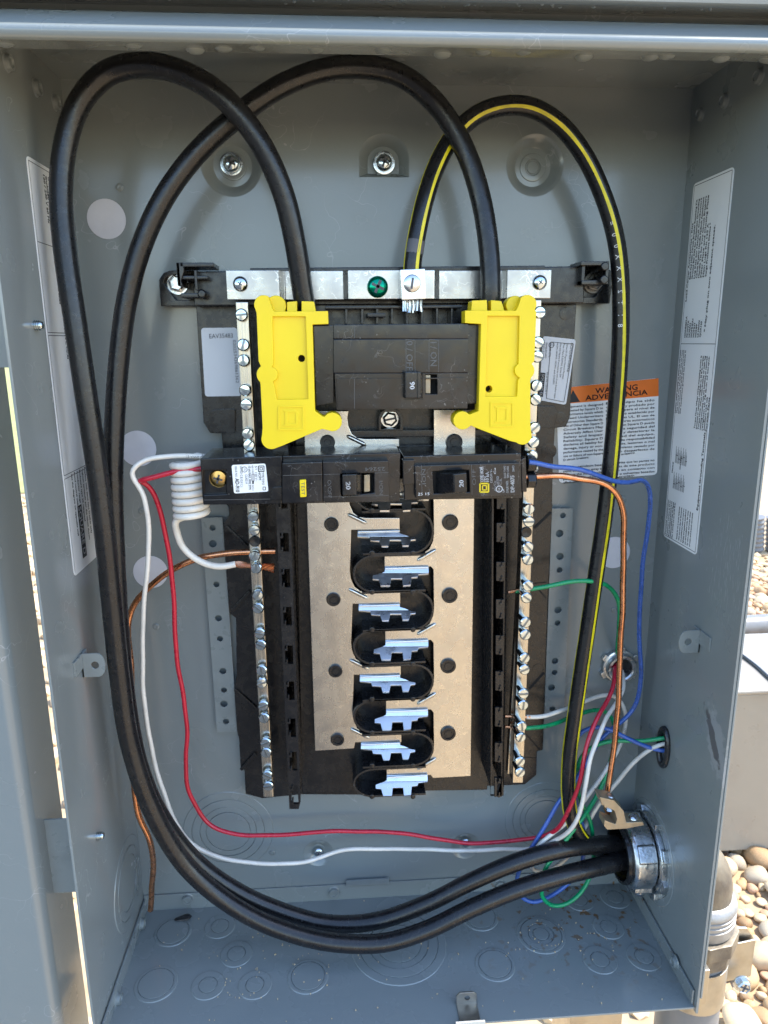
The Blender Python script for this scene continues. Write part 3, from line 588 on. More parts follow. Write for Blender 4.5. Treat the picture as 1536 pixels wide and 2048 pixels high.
RA, RB = [(0, 0), (88, 0), (88, 13), (-6, 13), (0, 10)], [(-6, 13), (88, 13), (88, 14), (68, 16), (66, 21), (54, 22), (52, 37), (37, 38), (35, 24), (13, 24), (11, 38), (-8, 38), (-12, 26), (-24, 25), (-24, 18)]
def folded(A, B, x0, yb):
    o = P(x0, yb, Y=YB); out = []
    def hit(px, py, q, t):
        n_ = V((0, -math.sin(t), math.cos(t))); d = P(px, py, Y=YB)-CAM; return CAM+d*((q-CAM).dot(n_)/d.dot(n_))
    t0, t1 = math.radians(58), math.radians(38)
    fa = [hit(x0+dx, yb+dy, o, t0) for dx, dy in A]; q = hit(x0, yb+13, o, t0)
    return [p-o for p in fa], [hit(x0+dx, yb+dy, q, t1)-o for dx, dy in B]
LL, RL = folded(LA, LB, 714, 1060), folded(RA, RB, 768, 1133)
def stab(parent, x0, yb, loc_prof):
    o = P(x0, yb, Y=YB); pts, low = [[o+p for p in q] for q in loc_prof]
    m = MB().prism(pts, (0, 1.3, -.8)).prism(low, (0, .8, -1.4))
    a_, b_ = o, V((o.x+(pts[1]-pts[0]).x, o.y, o.z)); m.tube([a_+V((.2, -1.2, -.9)), a_.lerp(b_, .5)+V((0, -1.2, -.9)), b_+V((-.2, -1.2, -.9))], .75, 12)   # crease along the bend
    m.build('stab', 'stab_tin', parent, .3)
for t, b_ in la[1:]: stab(lbus, fl((714, 722), b_), b_, LL)
for t, b_ in ra: stab(rbus, fl((768, 773), b_), b_, RL)
def bead(parent, a, b_):
    pts = [P(a[0]+(b_[0]-a[0])*k/14, a[1]+(b_[1]-a[1])*k/14, Y=YB-.35) for k in range(15)]
    MB().tube(pts, 1.35, 14, rfun=lambda t: max(.3, (1-abs(2*t-1)**7)**.5)).build('bead', 'tin', parent)
for y in (880, 1037, 1187, 1328, 1466): x = fl((695, 702), y); bead(lbus, (x, y-9), (x+39, y+10))
for y in (1110, 1258, 1397, 1527): bead(rbus, (834, y+11), (872, y-11))
def plug(parent, x, y, r, up):
    c = P(x, y, Y=YB)
    MB().lathe(c, (0, -1, 0), [(r, -.3), (r, up), (r-.5, up+.35), (r-1.4, up+.3), (r-1.5, up-.5), (r-2.6, up-.5), (r-2.8, up-.1), (.01, up-.1)], 26, cap=False).build('plastic_rivet', 'black_plastic', parent)
for x, y in ((655, 884), (663, 1048), (667, 1198), (671, 1341), (675, 1478)): plug(lbus, x, y, 4.6, 1.0)
for x, y in ((908, 884), (900, 1044), (899, 1190), (896, 1331), (896, 1466)): plug(rbus, x, y, 5.2, 1.2)
# ================================================================== NEUTRAL BARS AND STRAP
YN = -42.
def nbar(px, label, plugs, scr, proud, loc):
    t = thing('neutral_bar', label, 'neutral bar', P(*loc, Y=YN), 'neutral bars')
    MB().prism(F(px, YN), (0, 9, 0)).build('bar', 'alu_bar', t, .5)
    src = None
    for i, (x, y) in enumerate(scr):
        c = P(x, y, Y=YN-proud)
        b0 = V((c.x, YN, c.z))
        m = MB().lathe(c+V((0, proud+1, 0)), (0, -1, 0), [(2.3, 0), (2.3, proud+1)], 14, cap=False).lathe(c, (0, -1, 0), [(2.3, -.3), (3.45, -.1), (3.6, .4), (3.5, 1.7), (2.9, 2.3), (.01, 2.5)], 22, cap=False)
        if src is None:
            src = m.build('terminal_screw', 'screw_zinc', t, loc=c)
            slot_mesh(c, (0, -1, 0), 4.6, 2.55, False, 0.).build('drive_slot_shade', 'slot_shade_metal', src); o = src
        else: o = copy_part(src, t, c)
        o.rotation_euler = (random.uniform(-.06, .06), random.uniform(0, 3.1), random.uniform(-.06, .06))
    for x, y in plugs: MB().lathe(P(x, y, Y=YN), (0, -1, 0), [(3.6, -.2), (3.5, .8), (3., 1.2), (1.2, 1.), (.01, .9)], 20, cap=False).build('plastic_rivet', 'black_plastic', t)
    return t
LS = [(483, 630), (487, 690), (488, 721), (491, 780), (493, 809), (496, 867), (498, 890), (507, 1032), (509, 1059), (510, 1111), (513, 1135), (516, 1189), (517, 1215), (520, 1265), (522, 1288), (524, 1339), (524, 1364), (527, 1409), (529, 1434), (532, 1483), (533, 1503), (535, 1548), (537, 1569)]
RS = [(1078, 625), (1075, 685), (1074, 713), (1072, 771), (1070, 799), (1068, 855), (1066, 884), (1063, 911), (1064, 937), (1057, 1017), (1057, 1042), (1055, 1093), (1055, 1118), (1055, 1170), (1052, 1194), (1050, 1243), (1050, 1268), (1048, 1314), (1048, 1337), (1046, 1385), (1045, 1408), (1042, 1450), (1040, 1472), (1039, 1520), (1039, 1542)]
nbar([(471, 604), (496, 604), (547, 1594), (527, 1595)], 'left slotted terminal bar with the white pigtail and copper wire clamped in it', [(510, 1082)], LS, 2.5, (537, 1594))
nbar([(1060, 600), (1083, 600), (1046, 1566), (1025, 1566)], 'right terminal bar of proud screws with green and white wires entering it', [(1052, 1064)], RS, 9., (1036, 1566))
r_ = thing('bonding_rail', 'thin metal rail beside the right terminal bar', 'metal rail', P(1018, 1548, Y=-36))
MB().prism(F([(1046, 1000), (1052, 1000), (1021, 1548), (1015, 1548)], -36), (0, 6, 0)).build('rail_bar', 'alu_bar', r_, .3)
strap = thing('neutral_strap', 'bright stepped cross strap joining both terminal bars above the main breaker', 'metal strap', P(770, 602, Y=-38))
zt, zb = P(770, 544, Y=-40).z, P(770, 602, Y=-40).z
xs = [(453, -41), (557, -41), (561, -40.2), (568, -38.3), (572, -37.5), (684, -37.5), (688, -38.3), (695, -40.2), (699, -41), (866, -41), (870, -40.2), (877, -38.3), (881, -37.5), (1001, -37.5), (1005, -38.3), (1012, -40.2), (1016, -41), (1102, -41)]
pr = [P(x, 570, Y=y) for x, y in xs]
front = [V((p.x, y, zt+1.0-.0)) for p, (x, y) in zip(pr, xs)]
back = [p+V((0, 2.2, 0)) for p in front]
MB().prism(front+back[::-1], (0, 0, zb-zt)).build('strap_plate', 'strap_tin', strap, .4, ang=60)
for x, y in ((481, 568), (1079, 565)): put_screw(P(x, y, Y=-41), (0, -1, 0), 4.2, 2.6, strap, 'screw_zinc', cross=True, name='dome_screw', rot=.2, ds=.55)
g = put_screw(P(755, 574, Y=-41), (0, -1, 0), 6.0, 4.2, strap, 'green_metal', cross=True, rot=.35, name='bonding_screw'); tag(g, 'green painted bonding screw'); 
lug = thing('wire_lug', 'square silver wire lug with slotted screw gripping the yellow striped cable', 'wire lug', P(825, 610, Y=-42))
MB().prism(F([(800, 539), (850, 537), (852, 598), (803, 600)], -54), (0, 12.5, 0)).build('lug_block', 'zinc', lug, .5)
put_screw(P(824, 567, Y=-54), (0, -1, 0), 4.8, 1.2, lug, 'zinc', cross=False, rot=.65, name='clamp_screw')
st_ = MB()
for k in range(13):
    a = P(808+k*2.8+random.uniform(-1, 1), 598, Y=-46-3*math.sin(k*2.1)); st_.tube([a, a+V((random.uniform(-.4, .4), random.uniform(-.5, .5), -4)), a+V((random.uniform(-.5, .5), random.uniform(-.6, .6), -6.5-1.2*random.random()))], .8, 6)
st_.build('cable_strands', 'zinc', lug)
# ================================================================== YELLOW BREAKER RETAINERS
def arc(cx, cy, r, a0, a1, n=10): return [(cx+r*math.cos(math.radians(a0+(a1-a0)*k/n)), cy+r*math.sin(math.radians(a0+(a1-a0)*k/n))) for k in range(n+1)]
YR = -70.
def retainer(s, out, rec, hole, logo, label, knobs, tabs):
    t = thing('breaker_retainer', label, 'breaker retainer', P(*hole, Y=YR), 'yellow breaker retainers')
    o = F(out, YR); r = F(rec, YR)
    MB().prism(o, (0, 2.2, 0), [r]).build('face_frame', 'yellow_plastic', t, .3)
    oc = sum(o, V((0, 0, 0)))/len(o)
    hc = P(*hole, Y=YR+2.25)
    MB().prism([p+V((0, 2.25, 0)) for p in o], (0, 9, 0), [circ(hc, 1.9, 16)]).build('body_plate', 'yellow_plastic', t, .3)
    MB().lathe(P(*hole, Y=YR+9), (0, -1, 0), [(2.4, 0), (2.4, .2)], 14).build('hole_floor', 'hole_shade', t)
    L_ = MB(); x0, y0, x1, y1 = logo; fr = lambda e: [(x0+e, y0+e), (x1-e, y0+e), (x1-e, y1-e), (x0+e, y1-e)]
    L_.prism(F(fr(0), YR), (0, -.55, 0), [F(fr(3.5), YR)])
    w_, hh = x1-x0, y1-y0
    D0 = [(x0+.2*w_, y0+.18*hh), (x0+.66*w_, y0+.18*hh), (x0+.8*w_, y0+.3*hh), (x0+.8*w_, y1-.3*hh), (x0+.66*w_, y1-.18*hh), (x0+.2*w_, y1-.18*hh), (x0+.2*w_, y1-.24*hh), (x0+.27*w_, y1-.24*hh), (x0+.27*w_, y0+.24*hh), (x0+.2*w_, y0+.24*hh)]
    D1 = [(x0+.38*w_, y0+.28*hh), (x0+.68*w_, y0+.28*hh), (x0+.68*w_, y1-.28*hh), (x0+.38*w_, y1-.28*hh)]
    L_.prism(F(D0, YR), (0, -.55, 0), [F(D1, YR)]); L_.build('emblem', 'yellow_plastic', t, .12)
    for x, y, r, d0, d1 in knobs: MB().lathe(P(x, y, Y=YR+d0), (0, 1, 0), [(r*.29-.3, 0), (r*.29, .35), (r*.29, d1)], 28).build('knob', 'yellow_plastic', t)
    for q, y in tabs: MB().prism(F(q, YR+y), (0, 12, 0)).build('strap_tab', 'yellow_plastic', t, .4)
    return t
lo = arc(527, 609, 19, 150, 300)+[(545, 618), (549, 623), (656, 622), (657, 648), (625, 649), (630, 822), (645, 833)]+arc(665, 844, 19, 215, 480)+[(644, 858), (566, 891)]+arc(543, 878, 20.5, 60, 200)+[(525, 855), (521, 772)]+arc(533, 749, 20, 130, 235)+[(517, 722), (513, 626)]
retainer(1, lo, [(545, 633), (611, 633), (616.5, 798), (553.5, 799.5), (549, 772)]+arc(541, 749, 15, 70, -80, 6)+[(547, 728)], (603, 717), (556, 811, 608, 861), 'yellow plastic retainer clipped left of the main breaker', [(552, 612, 19, 6, 8)],
         [([(574, 604), (594, 602), (594, 624), (574, 624)], 5), ([(603, 602), (628, 603), (632, 624), (603, 624)], 3)])
ro = [(930, 621), (1032, 621), (1037, 612)]+arc(1055, 608, 18.5, 225, 395)+[(1073, 624), (1069, 722)]+arc(1050, 741, 19, -45, 50)+[(1061, 762), (1061, 851)]+arc(1045, 871, 18.5, -10, 130)+[(1020, 882), (950, 855), (942, 851)]+arc(925, 841, 18.5, 60, 320)+[(957, 822), (962, 648), (930, 646)]
retainer(-1, ro, [(975, 632), (1039, 632), (1037, 727)]+arc(1045, 741, 15.5, 235, 110, 6)+[(1036, 760), (1034, 793), (971, 793)], (978, 778), (980, 804, 1027, 854), 'yellow plastic retainer clipped right of the main breaker', [(1030, 610, 17, 6, 8)],
         [([(944, 601), (974, 600), (975, 624), (942, 624)], 3), ([(982, 600), (1003, 602), (1010, 624), (982, 624)], 5)])
# ================================================================== BREAKERS
mb_ = thing('main_breaker', 'wide black ninety amp main breaker between the yellow retainers', 'circuit breaker', P(795, 818, Y=-50))
YM = -68.
def blk(name, q, Y, d, parent, m='breaker_black', bev=.5, holes=()): return MB().prism(F(q, Y), (0, d, 0), [F(h_, Y) for h_ in holes]).build(name, m, parent, bev)
R4 = lambda x0, y0, x1, y1: [(x0, y0), (x1, y0), (x1, y1), (x0, y1)]
blk('side_housing', [(626, 651), (668, 650), (668, 806), (632, 812)], YM+6, 36, mb_)
blk('side_housing', [(934, 649), (963, 648), (958, 807), (934, 808)], YM+5, 36, mb_)
win = [(851, 749), (874, 749), (874, 788), (851, 788)]
blk('front_cover', [(667, 649), (937, 647), (937, 678), (667, 678)], YM+.5, 34, mb_)
blk('front_cover', [(667, 678.6), (937, 677.2), (936, 745.5), (667, 746.5)], YM, 34, mb_)
blk('toggle_cover', [(669, 747), (936, 746), (935, 817), (673, 820)], YM, 34, mb_, holes=[win])
blk('lower_lip', [(673, 757), (708, 757), (930, 755), (932, 815), (676, 817)], YM-1.0, 3, mb_, holes=[[(850, 758), (875, 758), (875, 789), (850, 789)], [(808, 757.5), (845, 757.5), (845, 799), (808, 799)]], bev=.3)
blk('window_floor', win, YM+6, 2, mb_, 'hole_shade'); blk('toggle_end', [(851, 750), (861, 750), (861, 787), (851, 787)], YM+1.2, 5, mb_, 'dull_alloy', .3)
MB().hexa(F([(810, 743), (842, 743), (842, 797), (810, 797)], YM-9.), F([(804, 747), (847, 747), (847, 795), (804, 795)], YM+2)).build('toggle', 'black_plastic', mb_, .8)
blk('toggle_edge', [(834.5, 744), (838, 744), (838, 796), (834.5, 796)], YM-9.6, 3, mb_, 'black_plastic', .3)
ink = MB(); tf(ink, '0 / OFF', (813, 682), (813, 741), YM-.12, 13); tf(ink, 'I / ON', (861, 684), (861, 732), YM-.12, 13); ink.build('lettering', 'relief_highlight', mb_, smooth=False)  # raised letters drawn flat in the highlight grey
ink = MB(); tf(ink, '90', (820, 764), (820, 778.5), YM-9.15, 9.5, .05); ink.build('lettering', 'ink_white', mb_, smooth=False)
ln = MB()
for a, b_ in (((709, 650), (709, 676)), ((709, 757), (709, 817)), ((812, 678), (812, 744)), ((830, 680), (830, 744)), ((858, 680), (858, 744)), ((877, 680), (877, 744)), ((812, 679), (830, 680.5)), ((858, 679), (877, 680))): strip(ln, F([a, b_], YM-(1.15 if a[1] > 750 else .12)), 0, .22)
ln.build('seam_highlight', 'relief_highlight', mb_, smooth=False)  # flat pale strips painting the light along seam edges
# left branch breaker (wide electronic one)
lb = thing('branch_breaker', 'long black twenty amp breaker with yellow test button, left of centre', 'circuit breaker', P(600, 1010, Y=-40), 'branch breakers')
YL = -68.
pocket = [(406, 941), (452, 940), (453, 988), (407, 990)]
blk('case', [(400, 917), (564, 912), (564, 1008), (406, 1010)], YL, 40, lb, bev=.6, holes=[pocket])
hc = P(437, 957, Y=YL+3)
MB().prism(F(pocket, YL+3), (0, 2, 0), [circ(hc, 5.2, 20)]).build('pocket_floor', 'breaker_black', lb)
MB().lathe(P(437, 957, Y=YL+9), (0, -1, 0), [(5.4, 0), (5.4, .5), (4.6, 1.6), (1.2, 2), (1, .4), (.01, .4)], 20, cap=False).build('terminal_screw', 'brass', lb)
slot_mesh(P(437, 957, Y=YL+9), (0, -1, 0), 4.2, 2.1, True, .5).build('drive_slot_shade', 'ink_grey', lb)
MB().lathe(P(437, 957, Y=YL+10), (0, -1, 0), [(7, 0), (7, .3)], 16).build('pocket_bottom', 'hole_shade', lb)
blk('case', [(564.4, 912), (801, 905), (800, 1003), (564.4, 1008)], YL+2, 38, lb, bev=.6)
blk('test_housing', [(564, 926), (645, 923), (646, 1004), (564, 1007)], YL-5, 8, lb, bev=.7)
slot = [(681, 948), (748, 946), (748, 986), (683, 993)]
blk('toggle_housing', [(645.5, 923), (777, 921), (779, 1003), (646.5, 1004)], YL-6, 9, lb, bev=.6, holes=[slot])
blk('slot_floor', slot, YL+1, 1.5, lb, 'hole_shade', 0)
blk('mid_step', [(545, 975), (564, 973), (564, 1000), (540, 1000)], YL-1.5, 3, lb, bev=.4)
blk('test_button', [(599, 960), (612, 959), (613, 994), (600, 995)], YL-6.4, 4, lb, 'yellow_plastic', .5)
ink = MB(); tf(ink, 'TEST', (602.5, 964), (603.5, 990), YL-6.55, 7); ink.build('lettering', 'ink_grey', lb, smooth=False)
MB().hexa(F([(684, 949), (713, 948), (713, 990), (685, 992)], YL-14), F([(684, 948), (727, 947), (727, 990), (685, 992)], YL-1)).build('toggle', 'black_plastic', lb, .7)
blk('toggle_end', [(728, 950), (740, 949), (740, 983), (728, 985)], YL-4, 4, lb, 'dull_alloy', .4)
ink = MB(); tf(ink, '20', (692, 964), (692.5, 979), YL-14.15, 9, .04); ink.build('lettering', 'ink_white', lb, smooth=False)
ink = MB(); tf(ink, '25264', (770, 934), (730, 935), YL-6.15, 8); tf(ink, 'O/OFF', (655, 960), (656, 996), YL-6.15, 8); tf(ink, 'I/ON', (758, 962), (759, 990), YL-6.15, 8)
for a, b_ in (((566, 951), (644, 949)), ((648, 949), (680, 948)), ((750, 946), (777, 945)), ((648, 994), (777, 991)), ((466, 917), (466, 922)), ((407, 1000), (545, 998))): strip(ink, F([a, b_], (YL-5.12 if a[0] < 640 and a[0] > 560 else YL-6.12 if a[0] > 640 else YL-.12)), 0, .22)
ink.build('lettering', 'relief_highlight', lb, smooth=False)  # raised letters and seam edges drawn as painted highlights
lq = [(468, 987), (537, 983), (531, 927), (463, 930)]
ls_ = tag(MB().prism(rrect(*F(lq, YL-.2), 1.3), (0, .25, 0)).build('rating_label', 'label_white', lb), 'white rating label')
ink = MB(); Y = YL-.35
for s, x, y0, y1, h_, bo in (('TYPE/TIPO', 523, 942, 970, 5, 0), ('HOM', 516.5, 943, 960, 5, .02), ('120 V~', 509.5, 945, 963, 5, 0), ('60 Hz', 503, 931, 946, 4, 0), ('10 kA MAX. RMS SYM.', 496.5, 932, 980, 5, .02), ('CLASS A', 490, 949, 968, 5, 0), ('LISTED C.B./G.F.C.I.', 480, 932, 975, 5, 0), ('ISSUE NO.', 469.5, 933, 955, 4.6, 0), ('AD-910', 470.5, 957, 984, 8, .03), ('51', 509.5, 932, 939, 4.5, 0), ('Al/Cu', 504, 970, 981, 3.6, 0)):
    tf(ink, s, (x, y0), (x+1.2, y1), Y, h_, bo)
fr = lambda x0, y0, x1, y1, t_: [strip(ink, F([a, b_], Y), 0, t_) for a, b_ in (((x0, y0), (x1, y0)), ((x1, y0), (x1, y1)), ((x1, y1), (x0, y1)), ((x0, y1), (x0, y0)))]
fr(517, 932, 528, 943, .45); fr(520, 935, 525, 940, .35); fr(526, 974, 531, 980, .3)
for k in range(14): a, b_ = [P(489, 939, Y=Y)+V((1.5*math.cos(q_), 0, 1.5*math.sin(q_))) for q_ in (2*math.pi*k/14, 2*math.pi*(k+1)/14)]; strip(ink, [a, b_], 0, .3)
text(ink, 'UL', P(488, 936.5, Y=Y), (0, 0, -1), (1, 0, 0), 1.0); fr(504, 948, 508, 962, .35); strip(ink, F([(506, 962), (506, 968)], Y), 0, .9)
ink.build('print', 'ink', ls_, smooth=False)
# right branch breaker
rb = thing('branch_breaker', 'short black twenty amp breaker with white print, right of centre', 'circuit breaker', P(925, 1000, Y=-40), 'branch breakers')
blk('case', [(806, 912), (1042, 906), (1044, 997), (808, 1000)], YL+2, 40, rb, bev=.7)
slot = [(866, 943), (937, 940), (939, 984), (868, 987)]
blk('front_cover', [(829, 931), (1039, 925), (1041, 992), (831, 996)], YL-3, 6, rb, bev=.6, holes=[slot])
blk('slot_floor', slot, YL+1, 1.5, rb, 'hole_shade', 0)
blk('end_clip', [(805, 920), (829, 919), (830, 968), (806, 970)], YL-1, 6, rb, bev=.5)
MB().hexa(F([(907, 948), (933, 945), (934, 985), (908, 986)], YL-14), F([(872, 945), (933, 943), (934, 986), (873, 987)], YL-1)).build('toggle', 'black_plastic', rb, .7)
ink = MB(); tf(ink, '20', (927, 973.5), (926.5, 960), YL-14.15, 9, .04); ink.build('lettering', 'ink_white', rb, smooth=False)
blk('terminal_housing', [(1042, 918), (1052, 915), (1054, 984), (1044, 984)], YL+4, 30, rb, bev=.5)
for y in (928, 960):
    MB().lathe(P(1053, y, Y=YL+12), (1, 0, 0), [(5, 0), (5, 4.5), (4, 5.5)], 8).build('wire_terminal', 'black_plastic', rb, .3)
blk('front_panel', [(957, 930), (1030, 928), (1032, 990), (959, 992)], YL-3.12, .3, rb, 'breaker_top', 0)
ink = MB(); Y = YL-3.3
for s, x, y0, y1, h_, bo in (('TYPE HOM', 967, 964, 934, 7, .03), ('TIPO', 971.5, 964, 953, 3.5, 0), ('10 kA', 978, 963, 944, 7, .03), ('120/240 V~', 985, 965, 938, 5, .02), ('AL/Cu', 992, 982, 962, 4.5, .02), ('Cu', 992, 948, 936, 4.5, 0), ('LISTED', 998, 970, 952, 5, .02), ('C.B.', 1004, 969, 957, 5, .02), ('ISSUE NO.', 1017, 985, 961, 4.8, .02), ('DP-4075', 1029, 984, 951, 8.5, .03), ('BASE TYPE', 1012, 956, 932, 4.5, .02), ('TIPO CARR', 1018, 956, 932, 4.5, .02), ('SWD', 1029, 943, 931, 4.8, .02), ('LA', 1009, 984, 978, 4, 0)):
    tf(ink, s, (x, y0), (x-.6, y1), Y, h_, bo)
for k in range(14): a, b_ = [P(998.5, 978, Y=Y)+V((1.8*math.cos(q_), 0, 1.8*math.sin(q_))) for q_ in (2*math.pi*k/14, 2*math.pi*(k+1)/14)]; strip(ink, [a, b_], 0, .4)
text(ink, 'UL', P(1000, 981, Y=Y), (0, 0, 1), (-1, 0, 0), 1.2)
tf(ink, '25 15', (836, 991), (859, 990), Y+.18, 6); ink.build('print', 'ink_white', rb, smooth=False)
ye = MB()
for e, t_ in (((960, 967, 977, 984), .9), ((965, 971, 973, 980), .7)):
    x0, y0, x1, y1 = e
    for a, b_ in (((x0, y0), (x1, y0)), ((x1, y0), (x1, y1)), ((x1, y1), (x0, y1)), ((x0, y1), (x0, y0))): strip(ye, F([a, b_], Y), 0, t_)
ye.build('emblem', 'emblem_yellow', rb, smooth=False)
ink = MB(); tf(ink, 'ION', (852, 968), (851, 938), Y+.15, 8); tf(ink, 'OFF', (952, 970), (951, 938), Y+.15, 8); strip(ink, F([(843, 930), (844, 990)], Y+.15), 0, .22); strip(ink, F([(943, 929), (944, 990)], Y+.15), 0, .22); ink.build('lettering', 'relief_highlight', rb, smooth=False)  # moulded letters and seams as flat painted highlights
# moulded steps on the breaker tops
for q, yy, par in (((455, 520, 6), 0, lb), ((560, 700, 4), 0, lb), ((720, 795, 5), 0, lb)): pass
# ================================================================== CABLES AND WIRES
def W(pts):                                                      # (px, py, Y) triples -> smooth world path
    return spline([P(x, y, Y=Y) for x, y, Y in pts])
def cable(name, label, cat, path, r, m, seg=14, group=None, rfun=None):
    t = thing(name, label, cat, path[0], group)
    s = MB().tube(path, r, seg, rfun=rfun).build('insulation' if 'insul' in m or 'cable' in m else 'conductor', m, t); return t
def vframe(path):                                                # tangent, towards viewer, sideways
    T = tangents(path); out = []; prev = None
    for t in T:
        n = V((0, -1, 0)); n = n-t*n.dot(t)
        if n.length < .15 and prev: n = prev-t*prev.dot(t)
        n.normalize(); prev = n; out.append((t, n, t.cross(n)))
    return out
def tube_text(parent, path, r, s, d0, h, m, ang=0., flip=1, name='print', bold=0.):
    """lettering wrapped round the tube, starting d0 mm along it"""
    fr_ = vframe(path); D = [0.]
    for a, b_ in zip(path, path[1:]): D.append(D[-1]+(b_-a).length)
    vs, fs, x0, x1 = glyphs(s); k = h/.73; mb = MB(); out = []
    for v in vs:
        d = d0+flip*(v.x*k); a = ang+flip*(v.y*k-h/2)/r
        i = 0
        while i < len(D)-2 and D[i+1] < d: i += 1
        u = (d-D[i])/max(1e-6, D[i+1]-D[i]); p = path[i].lerp(path[i+1], u); t, n, sd_ = fr_[i]
        out.append(p+(n*math.cos(a)+sd_*math.sin(a))*(r+.06))
    mb.add(out, fs); return mb.build(name, m, parent, smooth=False)
def stripe(parent, path, r, a_of, half, m, name='stripe'):
    fr_ = vframe(path); mb = MB(); vs = []; n = len(path); K_ = 5
    for i, p in enumerate(path):
        t, nn, sd_ = fr_[i]; a0 = a_of(i/(n-1))
        for k in range(K_):
            a = a0+half*(2*k/(K_-1)-1)*(1+.10*math.sin(i*.31)+.06*math.sin(i*.83)); vs.append(p+(nn*math.cos(a)+sd_*math.sin(a))*(r+.10))
    mb.add(vs, [(i*K_+k, i*K_+k+1, (i+1)*K_+k+1, (i+1)*K_+k) for i in range(n-1) for k in range(K_-1)])
    return mb.build(name, m, parent)
def lerp_tab(tab):
    def f(t):
        for (t0, v0), (t1, v1) in zip(tab, tab[1:]):
            if t <= t1: u = (t-t0)/(t1-t0); u = u*u*(3-2*u); return v0+(v1-v0)*u
        return tab[-1][1]
    return f
RC = 5.9
pA = W([(615, 640, -50), (605, 580, -52), (591, 490, -55), (566, 385, -58), (517, 280, -61), (450, 198, -62), (375, 150, -60), (295, 130, -57), (215, 146, -55), (158, 208, -56), (128, 305, -58), (122, 400, -60), (131, 510, -62), (150, 640, -64), (172, 790, -65), (193, 930, -65), (209, 1060, -65), (223, 1200, -64), (240, 1360, -63), (258, 1480, -62), (300, 1610, -61), (364, 1722, -60), (434, 1789, -60), (512, 1838, -62), (590, 1868, -64), (669, 1885, -66), (766, 1886, -66), (851, 1861, -64), (942, 1817, -61), (1033, 1779, -58), (1125, 1751, -53), (1205, 1731, -45), (1262, 1718, -38), (1330, 1705, -34), (1400, 1690, -32)])
tA = cable('black_cable', 'thick black cable of the left arch, lower one into the bushing', 'cable', pA, RC, 'cable_black', 18, 'thick black feeder cables', lambda t: 1+.1*max(0, (t-.82)/.18))
pB = W([(980, 640, -50), (982, 590, -52), (978, 500, -50), (960, 390, -46), (925, 290, -43), (870, 205, -42), (800, 150, -42), (720, 134, -42), (640, 142, -42), (555, 176, -42), (470, 236, -42), (392, 308, -42), (328, 395, -43), (282, 495, -44), (254, 600, -45), (238, 720, -46), (229, 850, -48), (226, 980, -50), (231, 1120, -52), (240, 1270, -53), (253, 1400, -53), (278, 1530, -52), (320, 1630, -50), (390, 1722, -48), (473, 1782, -47), (551, 1818, -47), (649, 1846, -48), (747, 1843, -49), (851, 1808, -50), (942, 1763, -51), (1033, 1724, -50), (1125, 1698, -45), (1190, 1690, -37), (1250, 1687, -29), (1320, 1684, -26), (1400, 1680, -25)])
tB = cable('black_cable', 'thick black cable of the middle arch, upper one into the bushing', 'cable', pB, RC*.97, 'cable_black', 18, 'thick black feeder cables', lambda t: 1+.12*max(0, (t-.82)/.18))
pG = W([(824, 562, -48), (825, 530, -48), (834, 470, -46), (850, 400, -43), (872, 335, -38), (905, 275, -34), (950, 232, -32), (1005, 212, -32), (1062, 215, -32), (1118, 248, -31), (1165, 305, -30), (1202, 380, -29), (1228, 460, -29), (1240, 540, -29), (1242, 640, -29), (1238, 740, -29), (1230, 840, -29), (1219, 950, -30), (1207, 1050, -31), (1192, 1150, -32), (1177, 1250, -33), (1163, 1340, -34), (1150, 1430, -35), (1139, 1510, -36), (1136, 1580, -37), (1143, 1635, -38), (1163, 1675, -36), (1200, 1700, -30), (1250, 1708, -24), (1320, 1710, -24), (1400, 1712, -25)])
tG = cable('striped_cable', 'thick black cable with yellow stripes looping down the right side', 'cable', pG, 5.15, 'cable_black', 18)
sa = lerp_tab([(0, .42), (.16, .32), (.30, .12), (.40, -.10), (.55, -.30), (.70, -.55), (.80, -.85), (.9, -.95), (1, -.6)])
for k, o_ in enumerate((0, -1.75, 2.2)): stripe(tG, pG, 5.15, (lambda t, o_=o_: sa(t)+o_), .175, 'stripe_yellow')
for i, s in enumerate('=00XXX2TI8'): tube_text(tG, pG, 5.15, s, 218+i*6.6, 3.0, 'ink_white', ang=.42, flip=-1)
MB().tube(pG[3:7], 5.27, 16, rfun=lambda t: 1.0 if t > .3 else .85).build('jacket_end', 'ink_grey', tG)
